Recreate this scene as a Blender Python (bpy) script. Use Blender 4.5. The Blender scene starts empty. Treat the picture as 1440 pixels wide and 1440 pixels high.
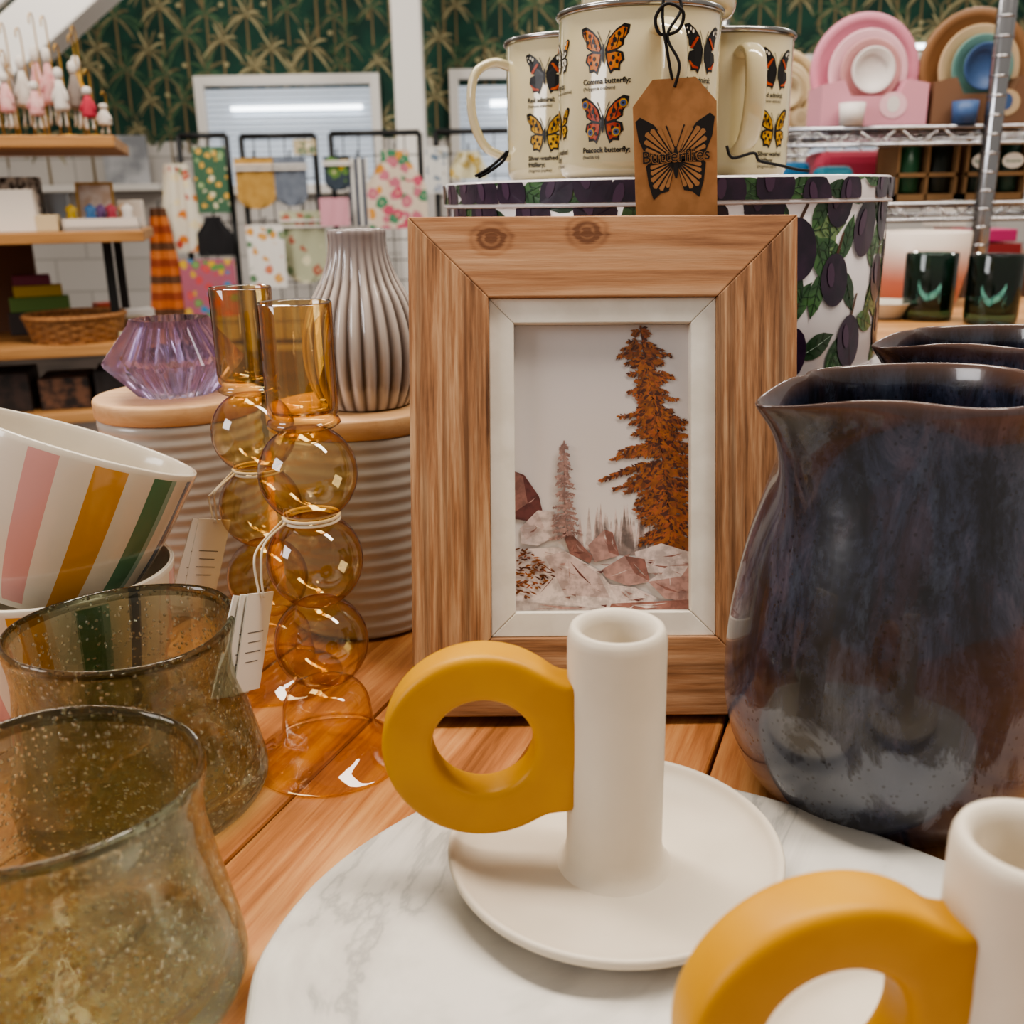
import bpy, bmesh, math, random
from mathutils import Vector, Matrix, Euler
R=math.radians; pi=math.pi
random.seed(7)
scene=bpy.context.scene
col=scene.collection
F=1400.0; T=.75; CAMZ=.98
camM=Matrix.Translation((0,0,CAMZ))@Matrix.Rotation(R(90-17.4),4,'X')@Matrix.Rotation(R(-1),4,'Z')
def W(px,py,z=None,Y=None):
    r=camM.to_3x3()@Vector(((px-720)/F,(720-py)/F,-1))
    t=(z-CAMZ)/r.z if z is not None else Y/r.y
    return Vector((0,0,CAMZ))+r*t
cd=bpy.data.cameras.new('camera'); cam=bpy.data.objects.new('camera',cd); col.objects.link(cam)
cam.matrix_world=camM; cd.sensor_width=36; cd.lens=36*F/1440; cd.clip_start=.01
cd.dof.use_dof=True; cd.dof.focus_distance=.42; cd.dof.aperture_fstop=15
scene.camera=cam
try: scene.view_settings.look='AgX - Medium High Contrast'
except Exception as ex: print(ex)

# ---------------------------------------------------------------- materials
def lin(h):
    c=[int(h[i:i+2],16)/255 for i in (0,2,4)]
    return [(x/12.92 if x<=.04045 else ((x+.055)/1.055)**2.4) for x in c]+[1]
class NT:
    def __init__(s,name):
        s.m=bpy.data.materials.new(name); s.m.use_nodes=True; s.t=s.m.node_tree; s.t.nodes.clear()
        s.out=s.n('ShaderNodeOutputMaterial')
    def n(s,ty,**k):
        x=s.t.nodes.new(ty)
        for a,b in k.items(): setattr(x,a,b)
        return x
    def l(s,a,b): s.t.links.new(a,b)
    def math(s,op,a,b=None,c=None):
        x=s.n('ShaderNodeMath',operation=op)
        for i,v in enumerate((a,b,c)):
            if v is None: continue
            if hasattr(v,'links'): s.l(v,x.inputs[i])
            else: x.inputs[i].default_value=v
        return x.outputs[0]
    def ramp(s,fac,stops,interp='LINEAR'):
        x=s.n('ShaderNodeValToRGB'); cr=x.color_ramp; cr.interpolation=interp
        while len(cr.elements)<len(stops): cr.elements.new(.5)
        for e,(p,c) in zip(cr.elements,stops):
            e.position=p; e.color=lin(c) if isinstance(c,str) else (c,c,c,1)
        s.l(fac,x.inputs[0]); return x.outputs[0]
    def mix(s,fac,a,b,blend='MIX'):
        x=s.n('ShaderNodeMix',data_type='RGBA',blend_type=blend)
        for i,v in ((0,fac),(6,a),(7,b)):
            if hasattr(v,'links'): s.l(v,x.inputs[i])
            else: x.inputs[i].default_value=v if not isinstance(v,str) else lin(v)
        return x.outputs[2]
    def obj(s,scale=(1,1,1),rot=(0,0,0)):
        tc=s.n('ShaderNodeTexCoord'); mp=s.n('ShaderNodeMapping'); mp.inputs['Scale'].default_value=scale; mp.inputs['Rotation'].default_value=rot
        s.l(tc.outputs['Object'],mp.inputs[0]); return mp.outputs[0]
    def noise(s,vec,scale,detail=4,rough=.5,dist=0):
        x=s.n('ShaderNodeTexNoise'); x.inputs['Scale'].default_value=scale; x.inputs['Detail'].default_value=detail
        x.inputs['Roughness'].default_value=rough; x.inputs['Distortion'].default_value=dist
        s.l(vec,x.inputs['Vector']); return x.outputs['Fac']
    def bsdf(s,color,rough=.5,metal=0,coat=0,trans=0,ior=1.45,spec=.5,sub=0,emit=0,croug=.05):
        b=s.n('ShaderNodeBsdfPrincipled')
        if hasattr(color,'links'): s.l(color,b.inputs['Base Color'])
        else: b.inputs['Base Color'].default_value=lin(color)
        if hasattr(rough,'links'): s.l(rough,b.inputs['Roughness'])
        else: b.inputs['Roughness'].default_value=rough
        b.inputs['Metallic'].default_value=metal; b.inputs['Coat Weight'].default_value=coat; b.inputs['Coat Roughness'].default_value=croug
        b.inputs['Transmission Weight'].default_value=trans; b.inputs['IOR'].default_value=ior
        b.inputs['Specular IOR Level'].default_value=spec
        if emit:
            b.inputs['Emission Strength'].default_value=emit
            if hasattr(color,'links'): s.l(color,b.inputs['Emission Color'])
            else: b.inputs['Emission Color'].default_value=lin(color)
        s.l(b.outputs[0],s.out.inputs[0]); s.b=b; return b
    def bump(s,h,strength=.3,dist=.001):
        x=s.n('ShaderNodeBump'); x.inputs['Strength'].default_value=strength; x.inputs['Distance'].default_value=dist
        s.l(h,x.inputs['Height']); s.l(x.outputs[0],s.b.inputs['Normal'])
def mat(name,c,rough=.5,c2=None,ns=30,lo=.4,hi=.6,stretch=(1,1,1),bs=0,bstr=.3,bd=.0005,**k):
    t=NT(name); colr=c
    if c2: colr=t.ramp(t.noise(t.obj(stretch),ns),[(lo,c),(hi,c2)])
    t.bsdf(colr,rough,**k)
    if bs: t.bump(t.noise(t.obj(),bs,3),bstr,bd)
    return t.m
def wood(name,dark,mid,light,axis='x',s=1.0,rough=.5,knots=(),coat=0,contrast=1,streak=0,fine=.3):
    t=NT(name); a=3*s; b=55*s
    sc={'x':(a,b,b),'y':(b,a,b),'z':(b,b,a)}[axis]
    n1=t.noise(t.obj(sc),1.0,5,.6,.6)
    sc2=tuple(v*4 for v in sc); n2=t.noise(t.obj(sc2),1.0,5,.65)
    f=t.math('ADD',t.math('MULTIPLY',n1,1-fine),t.math('MULTIPLY',n2,fine))
    for kp,kr in knots:
        tc=t.n('ShaderNodeTexCoord'); d=t.n('ShaderNodeVectorMath',operation='SUBTRACT'); t.l(tc.outputs['Object'],d.inputs[0]); d.inputs[1].default_value=kp
        e=t.n('ShaderNodeVectorMath',operation='MULTIPLY'); t.l(d.outputs[0],e.inputs[0]); e.inputs[1].default_value=(1/kr*.8,0,1/kr)
        ln=t.n('ShaderNodeVectorMath',operation='LENGTH'); t.l(e.outputs[0],ln.inputs[0]); L=t.math('ADD',ln.outputs['Value'],t.math('MULTIPLY',t.math('SUBTRACT',n2,.5),.8))
        rings=t.math('MULTIPLY',t.math('ADD',t.math('SINE',t.math('MULTIPLY',L,12)),1),.10)
        inside=t.n('ShaderNodeMapRange'); inside.inputs['From Min'].default_value=1.5; inside.inputs['From Max'].default_value=.2; t.l(L,inside.inputs[0])
        f=t.math('SUBTRACT',f,t.math('MULTIPLY',inside.outputs[0],t.math('ADD',rings,.13)))
    w=.13/contrast
    c=t.ramp(f,[(.5-w*1.3,dark),(.5-w*.2,mid),(.5+w,light)])
    if streak:
        sc3={'x':(a*.4,b*1.6,b*1.6),'z':(b*1.6,b*1.6,a*.4),'y':(b*1.6,a*.4,b*1.6)}[axis]
        c=t.mix(t.ramp(t.noise(t.obj(sc3),1.0,4,.65,.3),[(.32,streak),(.50,0.0)]),c,dark)
        sc4=tuple(v*2.6 for v in sc3); c=t.mix(t.ramp(t.noise(t.obj(sc4),1.0,3,.6,.2),[(.36,streak*.6),(.50,0.0)]),c,dark)
    t.bsdf(c,rough,coat=coat); t.bump(n2,.45,.0006); return t.m
def thin_glass(name,face,edge,refl=.9,base=.07,lo=.5,hi=.95):
    t=NT(name); lw=t.n('ShaderNodeLayerWeight'); lw.inputs[0].default_value=.5; fc=lw.outputs['Facing']
    c=t.ramp(fc,[(0,face),(lo,face),(hi,edge)])
    tr=t.n('ShaderNodeBsdfTransparent'); t.l(c,tr.inputs[0])
    gl=t.n('ShaderNodeBsdfGlossy'); gl.inputs['Roughness'].default_value=.015
    f=t.math('ADD',t.math('MULTIPLY',t.math('POWER',fc,4.0),refl),base)
    mx=t.n('ShaderNodeMixShader'); t.l(f,mx.inputs[0]); t.l(tr.outputs[0],mx.inputs[1]); t.l(gl.outputs[0],mx.inputs[2]); t.l(mx.outputs[0],t.out.inputs[0]); return t.m
def floral(name,base,cols,scale,size=.42,rough=.8):
    t=NT(name); v=t.n('ShaderNodeTexVoronoi'); v.inputs['Scale'].default_value=scale; t.l(t.obj(),v.inputs['Vector'])
    sp=t.n('ShaderNodeSeparateColor'); t.l(v.outputs['Color'],sp.inputs[0])
    n=len(cols); c=t.ramp(sp.outputs[0],[(i/n,x) for i,x in enumerate(cols)],'CONSTANT')
    m=t.ramp(t.math('ADD',v.outputs['Distance'],t.math('MULTIPLY',t.noise(t.obj(),scale*2.5,3),.6)),[(size+.22,1.0),(size+.26,0.0)])
    c=t.mix(t.ramp(v.outputs['Distance'],[(.10,.6),(.16,0.0)]),c,'d8c8a0')
    t.bsdf(t.mix(m,base,c),rough); return t.m
def stripes(name,cols,period,axis=0,rough=.8):
    t=NT(name); s=t.n('ShaderNodeSeparateXYZ'); t.l(t.obj(),s.inputs[0])
    f=t.math('FRACT',t.math('DIVIDE',s.outputs[axis],period)); n=len(cols)
    t.bsdf(t.ramp(f,[(i/n,x) for i,x in enumerate(cols)],'CONSTANT'),rough); return t.m

# ---------------------------------------------------------------- mesh helpers
class MB:
    def __init__(s): s.v=[];s.f=[];s.m=[];s.sm=[]
    def add(s,vs,fs,mi=0,smooth=True,M=None):
        b=len(s.v)
        for p in vs:
            p=Vector(p); s.v.append(M@p if M is not None else p)
        for f in fs: s.f.append([b+i for i in f]); s.m.append(mi); s.sm.append(smooth)
    def build(s,name,mats,parent=None,loc=None,rot=None,bevel=0,segs=2,recalc=False):
        me=bpy.data.meshes.new(name); me.from_pydata([tuple(p) for p in s.v],[],s.f)
        if not isinstance(mats,(list,tuple)): mats=[mats]
        for m in mats: me.materials.append(m)
        for p,mi,sm in zip(me.polygons,s.m,s.sm): p.material_index=mi; p.use_smooth=sm
        if recalc:
            bm=bmesh.new(); bm.from_mesh(me); bmesh.ops.recalc_face_normals(bm,faces=bm.faces); bm.to_mesh(me); bm.free()
        me.update()
        o=bpy.data.objects.new(name,me); col.objects.link(o)
        if parent: o.parent=parent
        if loc is not None: o.location=loc
        if rot is not None: o.rotation_euler=rot
        if bevel:
            b=o.modifiers.new('b','BEVEL'); b.width=bevel; b.segments=segs; b.limit_method='ANGLE'; b.angle_limit=R(35)
        return o
def tag(o,label,cat,group=None,kind=None):
    o['label']=label; o['category']=cat
    if group: o['group']=group
    if kind: o['kind']=kind
    return o
def empty(name,loc,rot=(0,0,0),label=None,cat=None,group=None):
    o=bpy.data.objects.new(name,None); col.objects.link(o); o.location=loc; o.rotation_euler=rot; o.empty_display_size=.02
    if label: tag(o,label,cat,group)
    return o
def struct(o): o['kind']='structure'; return o
def spl(pts,k=6,closed=False):
    P=[Vector(p) for p in pts]; n=len(P); out=[]
    for i in (range(n) if closed else range(n-1)):
        g=lambda j: P[j%n] if closed else P[max(0,min(n-1,j))]
        a,b,c,d=g(i-1),g(i),g(i+1),g(i+2)
        for q in range(k):
            t=q/k; out.append(.5*((2*b)+(c-a)*t+(2*a-5*b+4*c-d)*t*t+(3*b-a-3*c+d)*t**3))
    if not closed: out.append(P[-1])
    return out
def prof(pts,k=4): return [(abs(p.x),p.y) for p in spl([(r,z,0) for r,z in pts],k)]
def lathe(mb,prof,n=64,mi=0,mod=None,M=None,smooth=True,mif=None):
    vs=[];rings=[]
    for i,p in enumerate(prof):
        r,z=p[0],p[1]
        if r<1e-6: rings.append([len(vs)]); vs.append((0,0,z)); continue
        ring=[]
        for k in range(n):
            a=2*pi*k/n; ring.append(len(vs))
            vs.append(mod(a,r,z) if mod else (r*math.cos(a),r*math.sin(a),z))
        rings.append(ring)
    base=None
    for i in range(len(rings)-1):
        A,B=rings[i],rings[i+1]; fs=[]
        for k in range(n):
            k2=(k+1)%n
            if len(A)==1 and len(B)==1: continue
            if len(A)==1: fs.append([A[0],B[k2],B[k]])
            elif len(B)==1: fs.append([A[k],A[k2],B[0]])
            else: fs.append([A[k],A[k2],B[k2],B[k]])
        if base is None: mb.add(vs,[],0,smooth,M); base=len(mb.v)-len(vs)
        for f in fs: mb.f.append([base+q for q in f]); mb.m.append(mif(i) if mif else mi); mb.sm.append(smooth)
def tube(mb,path,r,n=8,mi=0,N=None,rb=None,closed=False,M=None,cap=True):
    P=[Vector(p) for p in path]; m=len(P); vs=[];fs=[]
    up=None
    for i in range(m):
        if closed: t=P[(i+1)%m]-P[i-1]
        else: t=P[min(i+1,m-1)]-P[max(i-1,0)]
        t=t.normalized() if t.length>1e-9 else Vector((0,0,1))
        if N is not None: s1=Vector(N)
        else:
            if up is None: up=Vector((0,0,1)) if abs(t.z)<.9 else Vector((1,0,0))
            s1=(up-t*up.dot(t)); s1=s1.normalized() if s1.length>1e-6 else Vector((1,0,0)); up=s1
        s2=t.cross(s1).normalized(); ri=r[i] if isinstance(r,(list,tuple)) else r
        rbi=rb if rb else ri
        for k in range(n):
            a=2*pi*k/n; vs.append(P[i]+s1*math.cos(a)*rbi+s2*math.sin(a)*ri)
    for i in range(m if closed else m-1):
        j=(i+1)%m
        for k in range(n):
            k2=(k+1)%n; fs.append([i*n+k,i*n+k2,j*n+k2,j*n+k])
    if cap and not closed: fs.append(list(range(n))[::-1]); fs.append([(m-1)*n+k for k in range(n)])
    mb.add(vs,fs,mi,True,M)
def box(mb,x0,x1,y0,y1,z0,z1,mi=0,M=None):
    vs=[(x,y,z) for x in (x0,x1) for y in (y0,y1) for z in (z0,z1)]
    mb.add(vs,[[0,1,3,2],[4,6,7,5],[0,4,5,1],[2,3,7,6],[0,2,6,4],[1,5,7,3]],mi,False,M)
def prism(mb,pts,f0,f1,mi=0,M=None,smooth_side=False):
    n=len(pts); vs=[f0(*p) for p in pts]+[f1(*p) for p in pts]
    b=len(mb.v); mb.add(vs,[list(range(n)),list(range(n,2*n))[::-1]],mi,False,M)
    for i in range(n):
        j=(i+1)%n; mb.f.append([b+i,b+n+i,b+n+j,b+j]); mb.m.append(mi); mb.sm.append(smooth_side)
def fan(mb,pts,mp,lay=1,mi=0):
    cx=sum(p[0] for p in pts)/len(pts); cy=sum(p[1] for p in pts)/len(pts); n=len(pts)
    vs=[mp(cx,cy,lay)]+[mp(p[0],p[1],lay) for p in pts]
    mb.add(vs,[[0,1+i,1+(i+1)%n] for i in range(n)],mi,False)
def ell(cx,cy,a,b,n=14,rot=0):
    c,s=math.cos(rot),math.sin(rot)
    return [(cx+a*math.cos(q)*c-b*math.sin(q)*s,cy+a*math.cos(q)*s+b*math.sin(q)*c) for q in [2*pi*i/n for i in range(n)]]
def text(mb,s,size,mp,cx,cy,mi=0,lay=1,align='LEFT',bold=0):
    cu=bpy.data.curves.new('t','FONT'); cu.body=s; cu.size=size; cu.align_x=align; cu.offset=bold; cu.resolution_u=2
    o=bpy.data.objects.new('t',cu); col.objects.link(o); dg=bpy.context.evaluated_depsgraph_get()
    me=bpy.data.meshes.new_from_object(o.evaluated_get(dg))
    mb.add([mp(v.co.x+cx,v.co.y+cy,lay) for v in me.vertices],[list(p.vertices) for p in me.polygons],mi,False)
    bpy.data.objects.remove(o); bpy.data.curves.remove(cu); bpy.data.meshes.remove(me)
def cyl_map(Rr,a0,off=.00035):
    return lambda u,v,l:Vector(((Rr+off*l)*math.cos(a0+u/Rr),(Rr+off*l)*math.sin(a0+u/Rr),v))

# ================================================================ SETTING
M_floor=mat('floor_brown','5d5048',.6,c2='463c36',ns=3)
mb=MB(); box(mb,-4.5,4.5,-1.5,7.3,-.05,0); struct(mb.build('floor',M_floor))
YW=7.0
zsplit=W(200,200,Y=YW).z
t=NT('white_blocks'); br=t.n('ShaderNodeTexBrick'); tc=t.n('ShaderNodeTexCoord'); mpn=t.n('ShaderNodeMapping'); mpn.inputs['Rotation'].default_value=(R(90),0,0)
t.l(tc.outputs['Object'],mpn.inputs[0]); t.l(mpn.outputs[0],br.inputs['Vector']); br.inputs['Scale'].default_value=1
br.inputs['Brick Width'].default_value=.44; br.inputs['Row Height'].default_value=.215; br.inputs['Mortar Size'].default_value=.008
br.inputs['Color1'].default_value=lin('c8c2bc'); br.inputs['Color2'].default_value=lin('bfb9b3'); br.inputs['Mortar'].default_value=lin('aba6a0')
t.bsdf(br.outputs[0],.7); M_block=t.m
M_wp=[M_block,mat('wallpaper_green','12352b',.8,c2='194234',ns=6),mat('palm_tan','83795a',.8,c2='625c42',ns=14),mat('palm_green','36543f',.8,c2='4a6648',ns=14),mat('palm_pale','a09672',.8),mat('palm_trunk','7c6a4a',.8)]
mb=MB()
box(mb,-4.5,4.5,YW,YW+.2,0,zsplit,0); box(mb,-4.5,4.5,YW,YW+.2,zsplit,3.4,1)
wm=lambda u,v,l:Vector((u,YW-.002*l,v))
def palm(cx,cz,s,mi,trunk=True):
    if trunk: fan(mb,[(cx-.018*s,cz),(cx+.018*s,cz),(cx+.03*s,cz-1.0*s),(cx-.03*s,cz-1.0*s)],wm,1,5)
    n=11
    for k in range(n):
        a=-.16*pi+(1.32*pi)*k/(n-1)+random.uniform(-.07,.07); L=s*random.uniform(.36,.52)
        dx,dz=math.cos(a),math.sin(a); w=.024*s; dr=-.32*s*abs(dx)**1.5
        P=[(cx+dx*L*q,cz+dz*L*q+dr*q*q) for q in (0,.3,.6,.85,1.0)]; ww=(0,w,w*1.1,w*.7,0)
        up=[];dn=[]
        for j in range(1,4):
            tx,tz=P[j+1][0]-P[j-1][0],P[j+1][1]-P[j-1][1]; l_=math.hypot(tx,tz) or 1; nx,nz=-tz/l_,tx/l_
            up.append((P[j][0]+nx*ww[j],P[j][1]+nz*ww[j])); dn.append((P[j][0]-nx*ww[j],P[j][1]-nz*ww[j]))
        pts=[P[0]]+up+[P[4]]+dn[::-1]; c_=mi if k%3 else (4 if mi==2 else 2)
        mb.add([wm(x,z_,2+k*.05) for x,z_ in pts],[[0,1,7],[1,2,6,7],[2,3,5,6],[3,4,5]],c_,False)
row=0; z=zsplit+.06
while z<2.7:
    x=-3.8+(row%2)*.14
    while x<3.5:
        palm(x+random.uniform(-.05,.05),z+random.uniform(-.05,.05),random.uniform(.20,.38),2 if random.random()<.5 else 3)
        if random.random()<.3: fan(mb,ell(x+.12,z+.05,.018,.015,8),wm,3,4)
        for k in range(6):
            a=R(25+26*k); bx_,bz_=x+.13,z-.08; fan(mb,[(bx_-.006,bz_),(bx_+.006,bz_),(bx_+.09*math.cos(a),bz_+.08*math.sin(a))],wm,1.5,3)
        x+=.27
    z+=.175; row+=1
struct(mb.build('wall_back',M_wp))
mb=MB(); box(mb,-4.5,-4.3,-1.5,7,0,3.4); struct(mb.build('wall_left',M_block))
M_white=mat('white_paint','d2cec8',.5)
M_trimw=mat('trim_white','e2ddd6',.5)
a=W(548,0,Y=6.3); b=W(590,0,Y=6.3)
mb=MB(); box(mb,a.x,b.x,6.3,6.45,0,3.4); struct(mb.build('trim_1',M_trimw,bevel=.01))
p0=W(-60,130,Y=5.0); p1=W(150,-60,Y=5.0); d=(p1-p0); L=d.length; ang=math.atan2(d.z,d.x)
mb=MB(); box(mb,0,L,0,.2,-.1,.12); struct(mb.build('trim_2',M_trimw,loc=p0,rot=(0,-ang,0),bevel=.01))
p0=W(-60,60,Y=5.2); mb=MB(); box(mb,0,L,0,.05,0,.5); struct(mb.build('ceiling',M_white,loc=p0,rot=(0,-ang,0)))
M_blind=mat('window_blind','bcc5d0',.6,emit=.40); M_glow=mat('window_light','f4faff',.5,emit=5.0)  # emission put in for the bright blinds and the glare across them
def window(n,x0,y0,x1,y1,glow=None):
    A=W(x0,y1,Y=YW); B=W(x1,y0,Y=YW); e=empty('window_%d'%n,(A.x,YW-.02,A.z)); struct(e); w=B.x-A.x; h=B.z-A.z
    mb=MB(); f=.06
    for q in ((0,f,0,h),(w-f,w,0,h),(f,w-f,0,f),(f,w-f,h-f,h)): box(mb,q[0],q[1],-.05,.02,q[2],q[3])
    struct(mb.build('window_frame',M_trimw,e,bevel=.004))
    mb=MB(); k=int((h-2*f)/.035)
    for i in range(k):
        z=f+i*.035; mb.add([(f,-.005,z),(w-f,-.005,z),(w-f,.012,z+.034),(f,.012,z+.034)],[[0,1,2,3]],0,False)
    struct(mb.build('blind',M_blind,e))
    if glow:
        g0=W(glow[0],glow[2],Y=YW); g1=W(glow[1],glow[2]-9,Y=YW)
        mb=MB(); box(mb,g0.x-A.x,g1.x-A.x,-.03,-.015,g0.z-A.z,g1.z-A.z); struct(mb.build('painted_glare',M_glow,e))  # glowing bar stands in for the glare across the window, no lamp
window(1,292,104,534,275,(328,510,157)); window(2,637,96,800,270,(690,760,150)); window(3,1118,72,1500,240,(1165,1300,72))

# ================================================================ TABLE
ang=R(-21); M_tab=wood('oak_table','70421f','a2693f','c08e5c','y',1.2,.42,coat=.15,fine=.4)
tb=empty('display_table',(0,0,0),(0,0,ang),'oak plank shop table that carries the frame, jugs, glasses and marble board','table')
mb=MB(); w=.078; x=-.0557-9*w
while x<.85:
    box(mb,x+.0006,x+w-.0006,-.35,.80,T-.028,T); x+=w
mb.build('table_top',M_tab,tb,bevel=.0015)
mb=MB(); box(mb,-.74,.83,-.33,.78,T-.09,T-.0285); mb.build('apron',M_tab,tb)
for sx in (-.7,.79):
    for sy in (-.29,.74):
        mb=MB(); box(mb,sx-.035,sx+.035,sy-.035,sy+.035,0,T-.09); mb.build('leg',M_tab,tb,bevel=.004)

# marble board
t=NT('marble'); v=t.obj(); n1=t.noise(v,6,7,.6,1.4); vein=t.math('ABSOLUTE',t.math('SUBTRACT',n1,.5))
c=t.ramp(vein,[(0,'a29f9a'),(.014,'beb9b2'),(.07,'cfcac2')]); c2=t.mix(t.ramp(t.noise(v,9,5,.6),[(.42,0.0),(.66,.75)]),c,'b3b1ac'); t.bsdf(c2,.30,coat=.15); M_marble=t.m
pts=[(-.0765,.218),(-.0785,.25),(-.065,.288),(-.037,.322),(-.003,.345),(.04,.349),(.088,.330),(.119,.309),(.149,.284),(.19,.246),(.215,.2),(.2,.13),(.13,.07),(.04,.06),(-.03,.1),(-.068,.16)]
pp=[(p.x,p.y) for p in spl([(a,b,0) for a,b in pts],6,True)]
mb=MB(); prism(mb,pp,lambda a,b:(a,b,0),lambda a,b:(a,b,.014),smooth_side=True)
o=mb.build('marble_board',M_marble,loc=(0,0,T),bevel=.0025,segs=3,recalc=True); tag(o,'white veined marble serving board under the two ring-handled candle holders','serving board')
ZM=T+.014

# ================================================================ CANDLE HOLDERS
M_cream=mat('matt_cream_ceramic','d0c5b4',.45,c2='c9bead',ns=25,bs=400,bstr=.06,spec=.35)
M_yel=mat('mustard_glaze','c08c20',.45,c2='b98418',ns=30,bs=300,bstr=.05,spec=.4)
def candle(loc,az,label):
    e=empty('candle_holder',loc,(0,0,az),label,'candle holder','cream candle holders with mustard ring handles')
    s=MB(); lathe(s,prof([(0,0),(.028,0),(.030,.0012),(.044,.0035),(.0525,.0075),(.0550,.0108),(.0546,.0125),(.0530,.0122),(.050,.0095),(.043,.0066),(.030,.0055),(0,.0055)]),96)
    s.build('saucer',M_cream,e)
    s=MB(); pr=[(.0195,.005),(.0175,.0068),(.0163,.0095),(.0157,.014),(.0155,.086),(.0152,.0883),(.0145,.0900),(.0135,.0906),(.0123,.0900),(.0112,.0883),(.0108,.086),(.0106,.06),(0,.06)]
    lathe(s,pr,64)
    s.build('candle_tube',M_cream,e)
    s=MB(); cx=-.0424; cz=.0527; ri=.0160; hy=.0072; n=144; m=32; RO=.0318; vs=[]
    for i in range(n):
        th=2*pi*i/n; sg=1 if th<pi else -1; ta=abs((th+pi)%(2*pi)-pi)
        lim=.0300/max(math.cos(ta),.01) if ta<1.3 else 9
        lo=.50 if sg>0 else .66
        cap=RO+.0060*math.exp(-((max(0,ta-lo))/.16)**2)
        ro=max(RO,min(lim,cap)) if ta>.30 else min(RO,lim+.0015)
        mid=(ri+ro)/2; hw=(ro-ri)/2
        for k in range(m):
            a=2*pi*k/m; ca,sa=math.cos(a),math.sin(a); ex=.38
            rr=mid+hw*math.copysign(abs(ca)**ex,ca)
            vs.append((cx+rr*math.cos(th),hy*math.copysign(abs(sa)**ex,sa),cz+rr*math.sin(th)))
    fs=[]
    for i in range(n):
        for k in range(m):
            i2=(i+1)%n;k2=(k+1)%m; fs.append([i*m+k,i*m+k2,i2*m+k2,i2*m+k])
    s.add(vs,fs); s.build('ring_handle',M_yel,e,recalc=True)
    return e
p=W(863,1210,z=ZM+.005); candle((p.x,p.y,ZM),R(2),'cream candle holder with mustard ring handle standing whole in front of the wooden frame')
p=W(1454,1176,z=ZM+.0906); candle((p.x,p.y,ZM),R(9),'cream candle holder cut off by the lower right corner of the picture')

# ================================================================ PICTURE FRAME
base=W(850,1020,z=T); FY=base.y
knots=(((-.050,0,.2155),.0062),((-.007,0,.2180),.0062))
M_fh=wood('frame_wood_rail','5e3e28','9d7250','bf9a78','x',1.5,.7,contrast=1.15,streak=.7,fine=.4)
M_ft=wood('frame_wood_top','6c452c','a87a56','c29c7a','x',1.2,.68,knots=knots,contrast=.9,streak=.4,fine=.4)
M_fv=wood('frame_wood_stile','5a3a24','a07350','c8a480','z',1.5,.7,contrast=1.3,streak=.8,fine=.45)
fr=empty('picture_frame',(base.x,FY,T+.0049),(R(-15),R(.6),R(0)),'chunky light-wood picture frame with white inner border, leaning upright behind the candle holder','picture frame')
Wd=.0872; H=.2255; m=.0358
y0,y1=0,.018
f0=lambda a,b:(a,y0,b); f1=lambda a,b:(a,y1,b)
g=.00005
for nm,pts,mt in (('frame_stile',[(-Wd,0),(-Wd,H),(-Wd+m,H-m),(-Wd+m,m)],M_fv),('frame_stile',[(Wd,H),(Wd,0),(Wd-m,m),(Wd-m,H-m)],M_fv),
                  ('frame_rail',[(-Wd+g,H),(Wd-g,H),(Wd-m,H-m+g),(-Wd+m,H-m+g)],M_ft),('frame_rail',[(Wd-g,0),(-Wd+g,0),(-Wd+m,m-g),(Wd-m,m-g)],M_fh)):
    mb=MB(); prism(mb,pts,f0,f1); mb.build(nm,mt,fr,bevel=.0006,segs=2,recalc=True)
M_fw=mat('inner_border_white','e0dacf',.6,c2='d6cfc3',ns=60,bs=250,bstr=.15)
a=Wd-m; q=.0113
mb=MB(); e_=.0001
for pts in ([(-a,m),(-a,H-m),(-a+q,H-m-q),(-a+q,m+q)],[(a,H-m),(a,m),(a-q,m+q),(a-q,H-m-q)],[(-a+e_,H-m),(a-e_,H-m),(a-q,H-m-q+e_),(-a+q,H-m-q+e_)],[(a-e_,m),(-a+e_,m),(-a+q,m+q-e_),(a-q,m+q-e_)]):
    prism(mb,pts,lambda x,z:(x,.0035,z),lambda x,z:(x,.011,z))
mb.build('inner_border',M_fw,fr,bevel=.0005,recalc=True)
mb=MB(); box(mb,-a,a,.0135,.0165,m,H-m); mb.build('backing_board',mat('backing','4a3a2c',.8),fr)
mb=MB(); box(mb,-.012,.012,0,.003,-.13,0); mb.build('easel_stand',mat('easel','4a3a2c',.8),fr,loc=(0,.0185,.135),rot=(R(26),0,0))
t=NT('misty_sky'); s_=t.n('ShaderNodeSeparateXYZ'); t.l(t.obj(),s_.inputs[0]); t.bsdf(t.ramp(t.math('MULTIPLY',s_.outputs[2],4.2),[(.28,'dad1cd'),(.8,'c0bab9')]),.25,coat=.3); M_sky=t.m
pc=['a0602e','824c2c','5a3226','a08078','cfb8b2','d8c6c0','b8928a','986a60','6e3e3a','e0cfc8','a45a34','b9aaa4']
PM=[M_sky]+[mat('print_%d'%i,h,.35,coat=.3,c2='%02x%02x%02x'%tuple(int(int(h[k:k+2],16)*.82) for k in (0,2,4)),ns=260) for i,h in enumerate(pc)]
mb=MB(); aw=a-q; z0=m+q; z1=H-m-q
mb.add([(-aw,.0105,z0),(aw,.0105,z0),(aw,.0105,z1),(-aw,.0105,z1)],[[0,1,2,3]],0,False)
def pm(u,v,l):
    x=-aw+(u-726)/(986-726)*2*aw; zz=z0+(852-v)/(852-451)*(z1-z0)
    x=max(-aw,min(aw,x)); zz=max(z0,min(z1,zz)); return Vector((x,.0105-.00004*l,zz))
rnd=random.Random(3)
for i in range(26):
    x=rnd.uniform(822,930); y=rnd.uniform(700,722); fan(mb,[(x,y),(x+7,775),(x-7,775)],pm,1,6 if i%3 else 5)
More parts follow.
